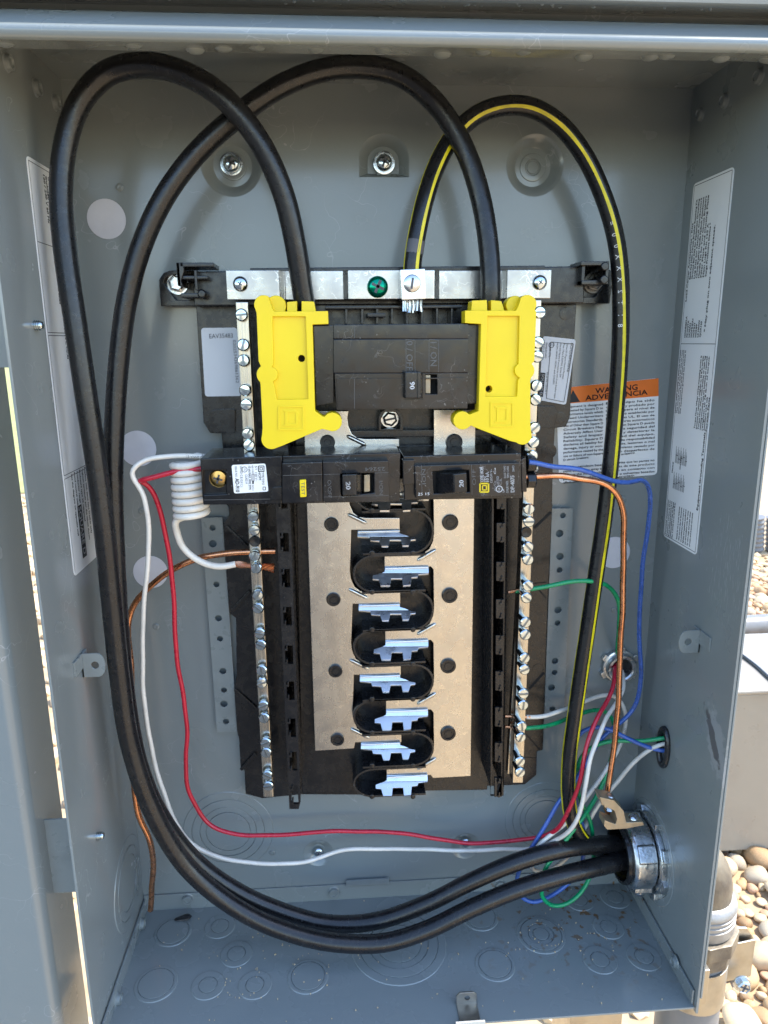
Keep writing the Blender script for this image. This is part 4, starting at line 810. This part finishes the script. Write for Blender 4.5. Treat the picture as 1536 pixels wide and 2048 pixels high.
# --- thin building wires
def wire(name, label, pts, m, r=1.5, group='thin wires', cat='wire', raw=False):
    p = pts if raw else W(pts)
    if not raw:
        a_ = random.uniform(0, 6); L_ = 0.
        q = [p[0]]
        for i in range(1, len(p)):
            L_ += (p[i]-p[i-1]).length; k_ = min(1, L_/25)*.22
            q.append(p[i]+V((math.sin(L_/11+a_)+.6*math.sin(L_/5.1+2*a_), .8*math.sin(L_/9+3*a_), math.cos(L_/13+a_)+.5*math.sin(L_/4.3+a_)))*k_)
        p = q
    t = cable(name, label, cat, p, r, m, 10, group); return t, p
tR, pR = wire('red_wire', 'red wire from the left breaker looping under the black base to the conduit connector', [(404, 938, -58), (370, 940, -58), (330, 949, -57), (298, 957, -56), (281, 961, -55), (279, 964, -52), (289, 966, -50), (305, 981, -48), (318, 1015, -45), (331, 1064, -42), (342, 1140, -38), (349, 1225, -34), (355, 1330, -30), (368, 1400, -28), (375, 1460, -26), (371, 1520, -24), (374, 1570, -23), (388, 1604, -22), (407, 1637, -22), (434, 1658, -22), (473, 1668, -22), (532, 1671, -22), (591, 1669, -22), (649, 1662, -22), (727, 1663, -22), (800, 1666, -22), (851, 1674, -23), (942, 1686, -24), (1015, 1683, -27), (1079, 1674, -34), (1116, 1657, -42), (1129, 1636, -46), (1149, 1595, -48), (1160, 1560, -48), (1169, 1515, -46), (1178, 1477, -42), (1195, 1434, -36), (1214, 1402, -28), (1228, 1365, -20), (1230, 1338, -10), (1234, 1325, 4)], 'red_insulation')
tW, pW = wire('white_wire', 'white wire from the left breaker running along the bottom to the conduit connector', [(404, 913, -52), (366, 912, -52), (333, 913, -53), (293, 918, -54), (270, 932, -55), (262, 945, -55), (270, 962, -54), (286, 982, -53), (294, 1020, -52), (297, 1064, -50), (296, 1115, -48), (292, 1170, -46), (286, 1235, -43), (285, 1310, -40), (287, 1380, -38), (295, 1450, -36), (309, 1525, -34), (333, 1599, -32), (352, 1648, -31), (376, 1681, -30), (419, 1708, -28), (473, 1722, -26), (532, 1727, -24), (610, 1724, -22), (641, 1716, -20), (680, 1701, -18), (727, 1697, -18), (800, 1698, -18), (851, 1699, -20), (942, 1701, -23), (1000, 1698, -27), (1066, 1697, -34), (1112, 1680, -42), (1138, 1664, -48), (1155, 1636, -52), (1166, 1600, -53), (1172, 1563, -53), (1180, 1520, -50), (1198, 1472, -44), (1212, 1437, -37), (1231, 1408, -27), (1246, 1378, -17), (1246, 1352, -6), (1242, 1335, 4)], 'white_insulation')
tWn, pWn = wire('white_wire', 'white wire clamped low in the right terminal bar, curling among the bundle to the grommet', [(1052, 1434, -38), (1075, 1434, -36), (1092, 1431, -34), (1126, 1420, -26), (1165, 1405, -18), (1196, 1393, -14), (1217, 1389, -13), (1236, 1396, -12), (1248, 1413, -12), (1253, 1435, -12), (1249, 1462, -14), (1240, 1490, -18), (1228, 1515, -22), (1211, 1541, -26), (1188, 1574, -30), (1163, 1609, -34), (1130, 1648, -38), (1095, 1674, -40), (1073, 1695, -40), (1063, 1722, -38), (1066, 1739, -36), (1080, 1745, -34), (1098, 1740, -32), (1120, 1727, -30), (1142, 1705, -28), (1160, 1675, -26), (1180, 1640, -24), (1197, 1610, -24), (1229, 1569, -26), (1258, 1535, -30), (1287, 1508, -34), (1310, 1494, -37), (1345, 1484, -40), (1390, 1478, -42)], 'white_insulation')
tGr, pGr = wire('green_wire', 'green wire leaving the right terminal bar halfway down and bending behind the copper', [(1030, 1183, -38), (1048, 1180, -38), (1080, 1176, -37), (1115, 1168, -36), (1155, 1162, -36), (1190, 1162, -35), (1213, 1169, -32), (1230, 1186, -28), (1238, 1212, -24), (1238, 1250, -20), (1235, 1290, -12), (1238, 1320, 4)], 'green_insulation')
tGs, pGs = wire('green_wire', 'green wire from low on the right terminal bar, its loop hanging lowest of the bundle', [(1050, 1456, -38), (1070, 1455, -36), (1092, 1453, -33), (1126, 1441, -25), (1160, 1427, -18), (1188, 1419, -15), (1210, 1421, -14), (1225, 1435, -14), (1230, 1460, -16), (1226, 1500, -20), (1212, 1550, -26), (1195, 1590, -30), (1175, 1622, -36), (1146, 1660, -42), (1118, 1700, -44), (1098, 1724, -46), (1087, 1748, -46), (1082, 1776, -46), (1086, 1797, -46), (1100, 1810, -45), (1124, 1811, -44), (1152, 1795, -42), (1175, 1765, -38), (1186, 1732, -34), (1187, 1690, -30), (1182, 1650, -28), (1170, 1620, -27), (1159, 1594, -26), (1154, 1555, -25), (1161, 1518, -25), (1182, 1494, -26), (1212, 1483, -28), (1250, 1481, -31), (1290, 1482, -34), (1325, 1477, -38), (1390, 1470, -42)], 'green_insulation')
tBl, pBl = wire('blue_wire', 'blue wire from the right breaker running down beside the right wall into the bundle', [(1058, 924, -60), (1075, 926, -60), (1106, 934, -58), (1154, 938, -55), (1197, 952, -51), (1234, 963, -47), (1267, 964, -43), (1285, 957, -40), (1296, 968, -37), (1300, 1006, -33), (1295, 1060, -29), (1286, 1130, -26), (1281, 1190, -24), (1278, 1250, -22), (1281, 1310, -21), (1282, 1350, -20), (1277, 1390, -19), (1264, 1422, -19), (1243, 1444, -20), (1220, 1461, -22), (1200, 1482, -24), (1183, 1508, -26), (1163, 1540, -29), (1140, 1574, -32), (1113, 1612, -34), (1090, 1655, -35), (1064, 1692, -35), (1042, 1732, -35), (1033, 1764, -35), (1042, 1793, -35), (1066, 1805, -35), (1097, 1794, -34), (1130, 1772, -33), (1156, 1745, -32), (1168, 1710, -30), (1166, 1660, -28), (1150, 1600, -26), (1140, 1545, -25), (1145, 1495, -25), (1163, 1464, -26), (1188, 1455, -27), (1215, 1458, -29), (1244, 1470, -31), (1272, 1484, -34), (1301, 1496, -36), (1335, 1502, -40), (1390, 1505, -42)], 'blue_insulation')
tC, pC = wire('copper_wire', 'bare copper wire from the right breaker straight down to the lug on the bushing', [(1050, 954, -57), (1070, 953, -57), (1098, 951, -56), (1125, 951, -55), (1156, 957, -54), (1188, 962, -53), (1216, 972, -52), (1236, 991, -51), (1246, 1022, -50), (1248, 1079, -48), (1246, 1152, -46), (1244, 1239, -46), (1241, 1300, -46), (1238, 1360, -46), (1235, 1425, -47), (1231, 1478, -48), (1222, 1535, -50), (1214, 1583, -52), (1211, 1612, -53), (1222, 1638, -54), (1232, 1656, -56)], 'copper', 1.9, cat='bare wire')
tCl, pCl = wire('copper_wire', 'bare copper wire from the left terminal bar dropping behind the black cables to the floor', [(551, 1102, -38), (525, 1102, -38), (502, 1103, -38), (459, 1106, -36), (404, 1115, -33), (349, 1137, -30), (306, 1167, -27), (278, 1196, -24), (262, 1222, -22), (255, 1250, -22), (257, 1290, -22), (263, 1340, -24), (264, 1390, -27), (264, 1440, -30), (266, 1500, -32), (268, 1560, -33), (276, 1625, -34), (297, 1676, -33), (307, 1718, -30), (304, 1775, -26), (300, 1820, -24)], 'copper', 2.0, cat='bare wire')
for t, p, r, s, d, m, a in ((tW, pW, 1.5, '12 AWG CU THHN/THWN-2 600V', 9, 'ink', -.2), (tR, pR, 1.5, '600V 12 AWG THHN/THWN-2', 3, 'ink', -.2), (tGs, pGs, 1.5, 'AWG 14 CU 600V VW-1', 4, 'ink', 0), (tWn, pWn, 1.5, 'THHN 600V', 105, 'ink', 0)):
    tube_text(t, p, r, s, d, 1.5, m, a, -1 if p[1].x < p[0].x else 1)
for k in range(6): tube_text(tBl, pBl, 1.5, 'GASOLINE AND OIL RESISTANT THHN', 72+k*31, 1.4, 'ink_white' if k == 9 else 'ink', .5, 1)
for k in range(3): tube_text(tR, pR, 1.5, '12 AWG (UL) THHN 600V', len(pR)*2.0+60+k*30, 1.4, 'ink', .1, 1)
# white pigtail: a coil then a curve to the terminal bar with twisted copper strands
cp = [P(404, 928, Y=-52), P(380, 918, Y=-60)]
coil = []
for k in range(8*12+1):
    t = k/12; a = 2*math.pi*t; c = P(376+ (t/8)*8, 921+t*14.2, Y=-50); coil.append(c+V((9.2*math.cos(a-1.2), -9.2*math.sin(a-1.2)*.95, 0)))
tail = [P(x, y, Y=Y) for x, y, Y in ((352, 1040, -47), (354, 1064, -44), (364, 1092, -42), (386, 1114, -41), (415, 1129, -40), (444, 1133, -39), (471, 1128, -38))]
pP = spline([P(410, 915, Y=-46), P(392, 912, Y=-50)]+coil+tail, 2.)
tP, _ = wire('pigtail_wire', 'white coiled pigtail wire hanging from the left breaker', pP, 'white_insulation', 2.1, raw=True)
sm = MB()
for k in range(15):
    a0 = 2*math.pi*k/15; pts = []
    for j in range(22):
        u = j/21; c = P(469+u*(548-469), 1128+8*u, Y=-37.5); tw = a0+u*7; r = (1.2+.7*math.sin(min(1, u*3)*math.pi)) if u < .62 else 1.2+(u-.62)*4.5*(.4+.6*((k*7) % 5)/4)
        pts.append(c+V((0, r*math.sin(tw)*.7, r*math.cos(tw))))
    sm.tube(pts, .42, 5)
sm.build('copper_strands', 'copper', tP)
e = MB()
for a, b_ in (((1024, 1182), (1036, 1180)), ((1010, 1434), (1026, 1433)), ((1010, 1453), (1026, 1453))): e.tube([P(*a, Y=-39), P(*b_, Y=-38.5)], 1.0, 8)
# each of these bare ends belongs to its own wire
for t, a, b_ in ((tGr, (1016, 1184), (1036, 1180)), (tWn, (1010, 1432), (1060, 1434)), (tGs, (1010, 1453), (1052, 1455))): MB().tube([P(*a, Y=-39), P(*b_, Y=-38.)], 1.05, 8).build('bare_end', 'copper', t)
# ================================================================== FITTINGS
bu = thing('conduit_bushing', 'big cast metal grounding bushing on the right wall with both black cables in it', 'conduit bushing', (HW, bus.y, bus.z))
ax = (-1, 0, 0)
MB().lathe(bus, ax, [(27, 1), (28.3, 1), (28.3, 4.5), (27, 4.8), (22, 4.8), (22, 1)], 40).build('locknut', 'cast_zinc', bu, .3)
k = MB()
for i in range(8):
    a = math.pi/4*i+.25; c = bus+V((-4, math.cos(a)*28.3, math.sin(a)*28.3)); r_v = V((0, math.cos(a), math.sin(a))); t_v = V((0, -math.sin(a), math.cos(a)))
    k.hexa([c+r_v*x+t_v*y for x, y in ((-1, -5), (3.6, -4), (3.6, 4), (-1, 5))], [c+V((4, 0, 0))+r_v*x+t_v*y for x, y in ((-1, -5), (3.2, -4), (3.2, 4), (-1, 5))])
k.build('locknut_lug', 'cast_zinc', bu, .5)
MB().lathe(bus, ax, [(20.6, 4.8), (24.4, 5.5), (25.2, 8), (25.2, 18.5), (24.5, 20), (23.4, 21.2), (21.2, 21.6), (20.6, 21.6), (20.6, 4.8)], 48, cap=False).build('bushing_ring', 'cast_zinc', bu, .4)
for a, wd in ((2.55, 7), (4.1, 9), (5.4, 8), (1.0, 9)):
    c = bus+V((-6.5, math.cos(a)*24.8, math.sin(a)*24.8)); r_v = V((0, math.cos(a), math.sin(a))); t_v = V((0, -math.sin(a), math.cos(a)))
    MB().hexa([c+r_v*x+t_v*y for x, y in ((-2, -wd), (2.0, -wd*.8), (2.0, wd*.8), (-2, wd))], [c+V((-12.5, 0, 0))+r_v*x+t_v*y for x, y in ((-2, -wd), (1.6, -wd*.8), (1.6, wd*.8), (-2, wd))]).build('bushing_rib', 'cast_zinc', bu, .8)
MB().lathe(bus, ax, [(18.2, 5), (20.5, 5), (20.5, 21), (21.6, 22.5), (21, 24.6), (19.2, 25), (18.2, 23.4), (18.2, 5)], 44, cap=False).build('plastic_throat', 'black_plastic', bu)
MB().lathe(bus+V((1, 0, 0)), (1, 0, 0), [(20, 0), (17, 6), (17, 14), (0.01, 14)], 28, cap=False).build('pipe_bore', 'hole_shade', bu)
put_screw(bus+V((-12, -12, -22.5)), (-.25, -.55, -.8), 4.4, 4, bu, 'zinc', name='clamp_screw', rot=.9)
lg = thing('ground_lug', 'tan alloy lug clamping the copper wire on top of the bushing', 'wire lug', P(1250, 1655, Y=-58))
Yl = -66.
L0 = [(1199, 1594), (1229, 1601), (1248, 1622), (1253, 1645), (1286, 1644), (1289, 1651), (1252, 1658), (1214, 1660), (1208, 1652), (1209, 1640), (1231, 1649), (1234, 1638), (1229, 1622), (1217, 1616), (1209, 1616), (1208, 1611), (1204, 1611)]
MB().prism(F(L0, Yl), (0, 10, 0)).build('lug_body', 'dull_alloy', lg, .5)
MB().lathe(P(1220, 1592, Y=Yl+4.5), P(1218, 1634, Y=Yl+4.5)-P(1220, 1592, Y=Yl+4.5), [(2.2, -.8), (2.8, 0)]+[(2.9 if i % 2 else 2.5, .6+i*.55) for i in range(18)]+[(1.5, 11.5)], 16).build('set_screw', 'zinc', lg)
put_screw(P(1266, 1637, Y=Yl+5), (0, -.35, .94), 3.4, 2.8, lg, 'zinc', name='mount_screw', rot=.9)
gr_ = thing('grommet', 'black oval rubber grommet in the right wall round thin coloured wires', 'grommet', gro)
pts = [gro+V((-1.2, 6.4*math.cos(t), 13.6*math.sin(t))) for t in [2*math.pi*i/32 for i in range(33)]]
MB().tube(pts, 2.1, 10, cap=False).build('grommet_ring', 'rubber', gr_)
MB().prism(circ(gro+V((22, 0, 0)), 12, 20, 'x', 18), (1, 0, 0)).build('grommet_hole_shade', 'hole_shade', gr_)  # near-black sheet standing in for the shade behind the hole
cn = thing('conduit_connector', 'small grey conduit connector with toothed locknut on the back wall', 'conduit connector', P(1237, 1330, Y=-2))
cc = P(1237, 1330, Y=-.5)
MB().lathe(cc, (0, -1, 0), [(8.2, 0), (12.6, 0), (12.6, 3.2), (11.6, 3.6), (10.9, 3.6), (10.9, 6.5), (10.2, 7.6), (8.6, 7.6), (7.6, 6.6), (7.2, 0)], 36, cap=False).build('connector_body', 'cast_zinc', cn)
k = MB()
for i in range(6):
    a = math.pi/3*i+.5; r_v = V((math.cos(a), 0, math.sin(a))); t_v = V((-math.sin(a), 0, math.cos(a))); c = cc+r_v*12.3
    k.hexa([c+r_v*x+t_v*y+V((0, -3.4, 0)) for x, y in ((-1, -3), (2.6, -2.4), (2.6, 2.0), (-1, 2.6))], [c+r_v*x+t_v*y for x, y in ((-1, -3), (2.6, -2.4), (2.6, 2.0), (-1, 2.6))])
k.build('locknut_tooth', 'cast_zinc', cn, .4)
MB().lathe(cc+V((0, -.6, 0)), (0, -1, 0), [(7.4, 0), (.01, .05)], 24, cap=False).build('bore_shade', 'hole_shade', cn)  # near-black disc painting the shade inside the connector
gm = MB(); gr2 = random.Random(11)
for k in range(170):
    x = gr2.uniform(-170, 175); y = -gr2.uniform(4, 106)
    if gr2.random() < .5: c_ = gr2.choice(((-105, -70), (-93, -40), (-60, -62), (85, -70), (110, -45), (140, -60))); a_ = gr2.uniform(0, 6.3); x, y = c_[0]+12*math.cos(a_), c_[1]+12*math.sin(a_)
    q = gr2.uniform(.25, .7); zz = .45
    pts = [V((x+q*gr2.uniform(.4, 1)*math.cos(t), y+q*gr2.uniform(.4, 1)*math.sin(t), zz)) for t in (0, 1.3, 2.4, 3.7, 5)]
    gm.prism(pts, (0, 0, gr2.uniform(.3, .9)))
tag(gm.build('floor_grit', 'stone1', enc), kind='stuff')
# dark shred of plastic on the left floor knock-out
sp = P(366, 1836, Z=1.6)
m_ = MB().lathe(sp, (1, .25, 0), [(.3, -6.5), (1.4, -5), (2.6, -1), (3.0, 3), (2.2, 5), (.6, 6)], 10)
for v in m_.v: v.z = max(.9, (v.z-sp.z)*.55+sp.z); v.x += .4*math.sin(v.y*2.1)
tag(m_.build('plastic_scrap', 'rubber', None, loc=sp), 'small black plastic scrap lying on a left knockout of the floor', 'plastic scrap')
# ================================================================== OUTSIDE
for nm, c, c2, ns in (('gravel_soil', (.44, .32, .19), (.34, .245, .15), 30), ('dark_ground_mat', (.036, .035, .034), (.05, .048, .046), 40), ('grass_mat', (.26, .27, .09), (.34, .32, .13), 6)): mat(nm, c, .9, c2=c2, ns=ns, bump=.8, bs=60)
g = MB().add([(-60000, -60000, GZ), (60000, -60000, GZ), (60000, 60000, GZ), (-60000, 60000, GZ)], [(0, 1, 2, 3)]).build('ground', 'gravel_soil', None, loc=(0, 0, GZ), smooth=False); tag(g, kind='structure', label='pale gravel ground')
g = MB().add([(-60000, 4300, GZ+6), (-1150, 4300, GZ+6), (-1500, 60000, GZ+6), (-60000, 60000, GZ+6)], [(0, 1, 2, 3)]).build('lawn', 'grass_mat', None, loc=(-5000, 8000, GZ), smooth=False); tag(g, kind='structure', label='sunlit green lawn beyond the gravel')
g = MB().add([(-60000, -60000, GZ+5), (30, -60000, GZ+5), (30, -420, GZ+5), (-60000, -420, GZ+5)], [(0, 1, 2, 3)]).build('added_dark_ground', 'dark_ground_mat', None, loc=(-800, -1500, GZ), smooth=False); tag(g, kind='structure', label='unseen dark ground added in front of the panel to darken reflections')  # unseen dark ground, added to darken what the left bus bar reflects
def pebble_mesh(i):
    rnd = random.Random(i); bm = bmesh.new(); bmesh.ops.create_icosphere(bm, subdivisions=3 if i < 6 else 2, radius=1)
    ph = [rnd.uniform(0, 6) for _ in range(6)]; sx_, sy_, sz_ = 1, rnd.uniform(.66, .95), rnd.uniform(.45, .68)
    for v in bm.verts:
        p = v.co; k = 1+.10*math.sin(2.1*p.x+ph[0])+.09*math.sin(2.6*p.y+ph[1])+.07*math.sin(3.1*p.z+ph[2])+.05*math.sin(4.2*p.x+3*p.y+ph[3])
        v.co = V((p.x*sx_, p.y*sy_, p.z*sz_))*k
    return bm
meshes = []
for i in range(6):
    for mi in range(5):
        bm = pebble_mesh(i); me = bpy.data.meshes.new('pebble'); bm.to_mesh(me); bm.free(); me.shade_smooth(); me.materials.append(MATS[PEB[mi]]); meshes.append(me)
def in_view(p):
    d = p-CAM; z = d.dot(FWD)
    if z <= 0: return None
    return 768+FPX*d.dot(RGT)/z, 1024+FPX*d.dot(DWN)/z
sites = []; rnd = random.Random(3); used = {}
def free(p, r):
    k = (int(p.x//80), int(p.y//80))
    for a in (-1, 0, 1):
        for b_ in (-1, 0, 1):
            for q, s in used.get((k[0]+a, k[1]+b_), ()):
                if (q-p).length < (r+s)*.74: return False
    used.setdefault(k, []).append((p, r)); return True
for k in range(150000):
    p = V((rnd.uniform(330, 1700), rnd.uniform(100, 2300), GZ)); r = rnd.choice((11, 15, 18, 20, 22, 25, 30) if k < 60000 else (8, 11, 14))*rnd.uniform(.85, 1.15)
    q = in_view(p)
    if not q or not (1370 < q[0] < 1570 and 1050 < q[1] < 2080): continue
    if 1050 < q[1] < 1705 and q[0] < 1440: continue
    if free(p, r): sites.append((q[1], p, r, q))
sites.sort(key=lambda s: -s[0])
vis = [s for s in sites if (s[3][1] > 1690 and s[3][0] > 1395) or (s[3][0] > 1480 and s[3][1] < 1290)]
kinds = (('tan', 0), ('cream', 1), ('brown', 2), ('pinkish', 3), ('grey', 4))
for s in vis[:290]:
    mi = rnd.choices(range(5), (5, 5, 3, 4, 2))[0]
    o = bpy.data.objects.new('pebble', meshes[rnd.randrange(6)*5+mi]); COL.objects.link(o)
    p, r = s[1], s[2]; o.location = V((p.x, p.y, GZ+r*(.25+.3*rnd.random())))*K; o.scale = (r*K,)*3
    o.rotation_euler = (rnd.uniform(-.35, .35), rnd.uniform(-.35, .35), rnd.uniform(0, 6.3))
    tag(o, 'smooth %s river pebble in the gravel outside right of the panel' % kinds[mi][0], 'pebble', '%s pebbles outside the panel' % kinds[mi][0])
# the rest of the gravel, as one joined field
rest = MB(); bms = []
for i in range(6, 11):
    bm = bmesh.new(); bmesh.ops.create_icosphere(bm, subdivisions=1, radius=1); rr = random.Random(i); sy_, sz_ = rr.uniform(.65, .95), rr.uniform(.45, .65)
    bms.append(([V((v.co.x, v.co.y*sy_, v.co.z*sz_))*rr.uniform(.9, 1.1) for v in bm.verts], [tuple(v.index for v in f.verts) for f in bm.faces])); bm.free()
def scatter(n, x0, x1, y0, y1, rs):
    for k in range(n):
        p = V((rnd.uniform(x0, x1), rnd.uniform(y0, y1), GZ)); r = rnd.choice(rs)*rnd.uniform(.85, 1.15)
        if not free(p, r): continue
        vs, fs = rnd.choice(bms); a = rnd.uniform(0, 6.3); ca, sa_ = math.cos(a)*r, math.sin(a)*r
        rest.add([(p.x+v.x*ca-v.y*sa_, p.y+v.x*sa_+v.y*ca, GZ+r*.2+v.z*r) for v in vs], fs)
for s in vis[290:]:
    vs, fs = rnd.choice(bms); r = s[2]; rest.add([s[1]+v*r+V((0, 0, r*.2)) for v in vs], fs)
scatter(9000, 250, 2300, 60, 2600, (16, 20, 24, 30)); scatter(6500, 40, 2000, -2600, 60, (18, 24, 30)); scatter(2500, -1600, 40, -410, 60, (18, 24, 30)); scatter(5000, -2200, -100, 100, 4200, (24, 32, 40))
o = rest.build('gravel', 'stone1', None, loc=(0, 0, GZ)); tag(o, kind='stuff', label='field of river gravel around the panel')
# neighbouring steel cover at the left, its return flange and the two hinge plates bridging the gap
cv = thing('steel_cover', 'grey steel cover with rounded edge standing left of the panel', 'steel cover', (-260, -90, 0))
Xc = -209.5
X2 = P(120.5, 1600, Y=-68).x
fold = [(-470, -104), (Xc-9, -104)]+[(Xc-9+9*math.sin(a)*.8, -95-9*math.cos(a)) for a in [math.pi*.42*i/7 for i in range(1, 8)]]+[(X2, -68)]
T_ = tangents([V((x, y, 0)) for x, y in fold]); inn = [(x-t.y*1.5, y+t.x*1.5) for (x, y), t in zip(fold, T_)]
MB().prism([V((x, y, -60)) for x, y in fold+inn[::-1]], (0, 0, 640)).build('cover_skin', 'grey_paint', cv)
for z0, z1, pl in ((P(80, 1785, Y=-88).z, P(80, 1638, Y=-88).z, 80), (P(8, 735, Y=-88).z, P(8, 560, Y=-88).z, -25)):
    x0 = P(pl, 1640 if pl > 0 else 700, Y=-88).x; hz = z1-z0
    h = MB().prism([V((x, -89.3, z)) for x, z in ((x0, z0), (-192.8, z0), (-192.8, z0+hz*.10), (-190.2, z0+hz*.10), (-190.2, z0+hz*.34), (-192.8, z0+hz*.34), (-192.8, z0+hz*.62), (-190.2, z0+hz*.62), (-190.2, z0+hz*.86), (-192.8, z0+hz*.86), (-192.8, z1), (x0, z1))], (0, 1.3, 0))
    h.build('hinge_plate', 'grey_paint_small', cv, .2)
# grey equipment box behind on the right, a cord across its top
eb = thing('equipment_box', 'pale grey equipment box with flat lid standing behind the right wall', 'equipment box', (700, 450, GZ))
bx = P(1428, 1705, Y=640); bt = P(1440, 1391, Y=640)
MB().box(P(1380, 1600, Y=640).x, 1150, 640, 900, bx.z, bt.z).build('box_body', 'box_grey', eb, 4, seg=3)
MB().box(P(1380, 1600, Y=640).x-4, 1154, 634, P(1500, 1281, Z=bt.z+10).y, bt.z+.5, bt.z+10).build('box_lid', 'box_grey', eb, 4, seg=3)
for x in (620, 1060): MB().box(x, x+40, 680, 840, GZ-20, bx.z+.2).build('box_foot', 'pvc_grey', eb, 2)
e0, e1 = P(1478, 1306, Z=bt.z+13), P(1545, 1362, Z=bt.z+13)
pts = spline([e0+(e0-e1)*.5, e0, e0.lerp(e1, .5)+V((3, 0, 0)), e1, e1+(e1-e0)], 6)
cable('power_cord', 'thin black cord lying across the lid of the grey box', 'cord', pts, 3.2, 'cable_black', 10)
# conduit elbow, coupling, pipe and strap outside the right wall
XO, YO = 223., -42.
cf = thing('conduit_elbow', 'weathered brass coloured conduit elbow turning down outside the right wall', 'conduit fitting', (XO, YO, -30))
ep = [V((HW+2, YO, bus.z)), V((XO-22, YO, bus.z))]+[V((XO-22+22*math.sin(a), YO, bus.z-22+22*math.cos(a))) for a in [math.pi/2*i/10 for i in range(1, 11)]]+[V((XO, YO, bus.z-36))]
MB().tube(ep, 21, 28).build('elbow', 'weathered_alloy', cf)
ct = V((XO, YO, bus.z-30))
MB().lathe(ct, (0, 0, -1), [(20, -3), (22, -2), (24.6, 0), (25.6, 3), (25.2, 4.5), (24.4, 4.8), (24.4, 6), (25.2, 6.4), (25.2, 8), (24.4, 8.4), (24.4, 9.6), (25.2, 10), (25.2, 12), (24.4, 12.3), (24.4, 13.6), (25.2, 14), (25.2, 21), (24, 23)], 40).build('thread_ring', 'weathered_zinc', cf)
MB().lathe(ct, (0, 0, -1), [(24, 23), (28.6, 23.5), (28.6, 35), (26.6, 36), (26.0, 47), (23, 48)], 10).build('hex_nut', 'weathered_alloy', cf, 1.)
pp = thing('conduit_pipe', 'grey plastic conduit pipe running down into the gravel', 'conduit pipe', (XO, YO, GZ))
MB().lathe((XO, YO, ct.z-48), (0, 0, -1), [(22.3, 0), (22.3, ct.z-48-GZ+5)], 36).build('pipe', 'pvc_grey', pp)
sp_ = thing('pipe_strap', 'galvanised pipe strap with a bolt around the grey conduit', 'pipe strap', (XO, YO, ct.z-80))
zs = P(1410, 1962, Y=YO-24).z
arc_ = [V((XO-24*math.cos(a), YO-24*math.sin(a), 0)) for a in [math.pi*i/18 for i in range(19)]]
arc_ = [V((XO-24, YO+30, 0))]+arc_+[V((XO+25.5, YO+2.2, 0)), V((XO+52, YO+6, 0))]
T = tangents(arc_); o_ = [p+V((t.y, -t.x, 0))*1.3*-1 for p, t in zip(arc_, T)]
MB().prism([V((p.x, p.y, zs+2)) for p in arc_]+[V((p.x, p.y, zs+2)) for p in o_[::-1]], (0, 0, -34)).build('strap_band', 'galvanised', sp_, .3)
MB().prism([V((XO+25.5, YO+9, zs+12)), V((XO+46, YO+9, zs+10)), V((XO+54, YO+9, zs-2)), V((XO+52, YO+9, zs-30)), V((XO+25.5, YO+9, zs-34))], (0, 2, 0)).build('strap_ear', 'galvanised', sp_, .4)
put_screw(P(1483, 1966, Y=YO-2), (-.1, -1, .1), 5.2, 5, sp_, 'zinc', name='bolt', hexw=True, rot=.4)
# pedestal legs under the panel, a grey pipe and rough post farther off at the right
pd_ = thing('support_stand', 'galvanised steel stand carrying the panel', 'support stand', (0, -20, GZ))
m_ = MB()
for x in (-150, 150): m_.box(x-20, x+20, -48, -8, GZ, -4.5)
m_.build('stand_leg', 'galvanised', pd_, 1)
MB().box(-195, 214, -80, -50, -34, -4.6).build('stand_rail', 'galvanised', pd_, 1)
fp = thing('ground_pipe', 'grey pipe lying on the sunlit pebbles far right', 'pipe', (1500, 1750, GZ+40))
a, b_ = P(1470, 1253, Z=GZ+45), P(1560, 1247, Z=GZ+45)
MB().tube([a+(a-b_)*2, a, b_, b_+(b_-a)*4], 34, 20).build('pipe_wall', 'pvc_grey', fp)
sx2 = thing('ribbed_hose', 'dark ribbed hose on the gravel at the right edge', 'hose', P(1520, 1090, Z=GZ+40))
for dx in (0, 34):
    c = P(1508+dx, 1085, Z=GZ+60); MB().lathe(c+V((0, 0, 120)), (.15, .1, -1), [(34-(i % 2)*5, i*11) for i in range(16)], 20).build('hose_segment', 'pvc_grey', sx2)
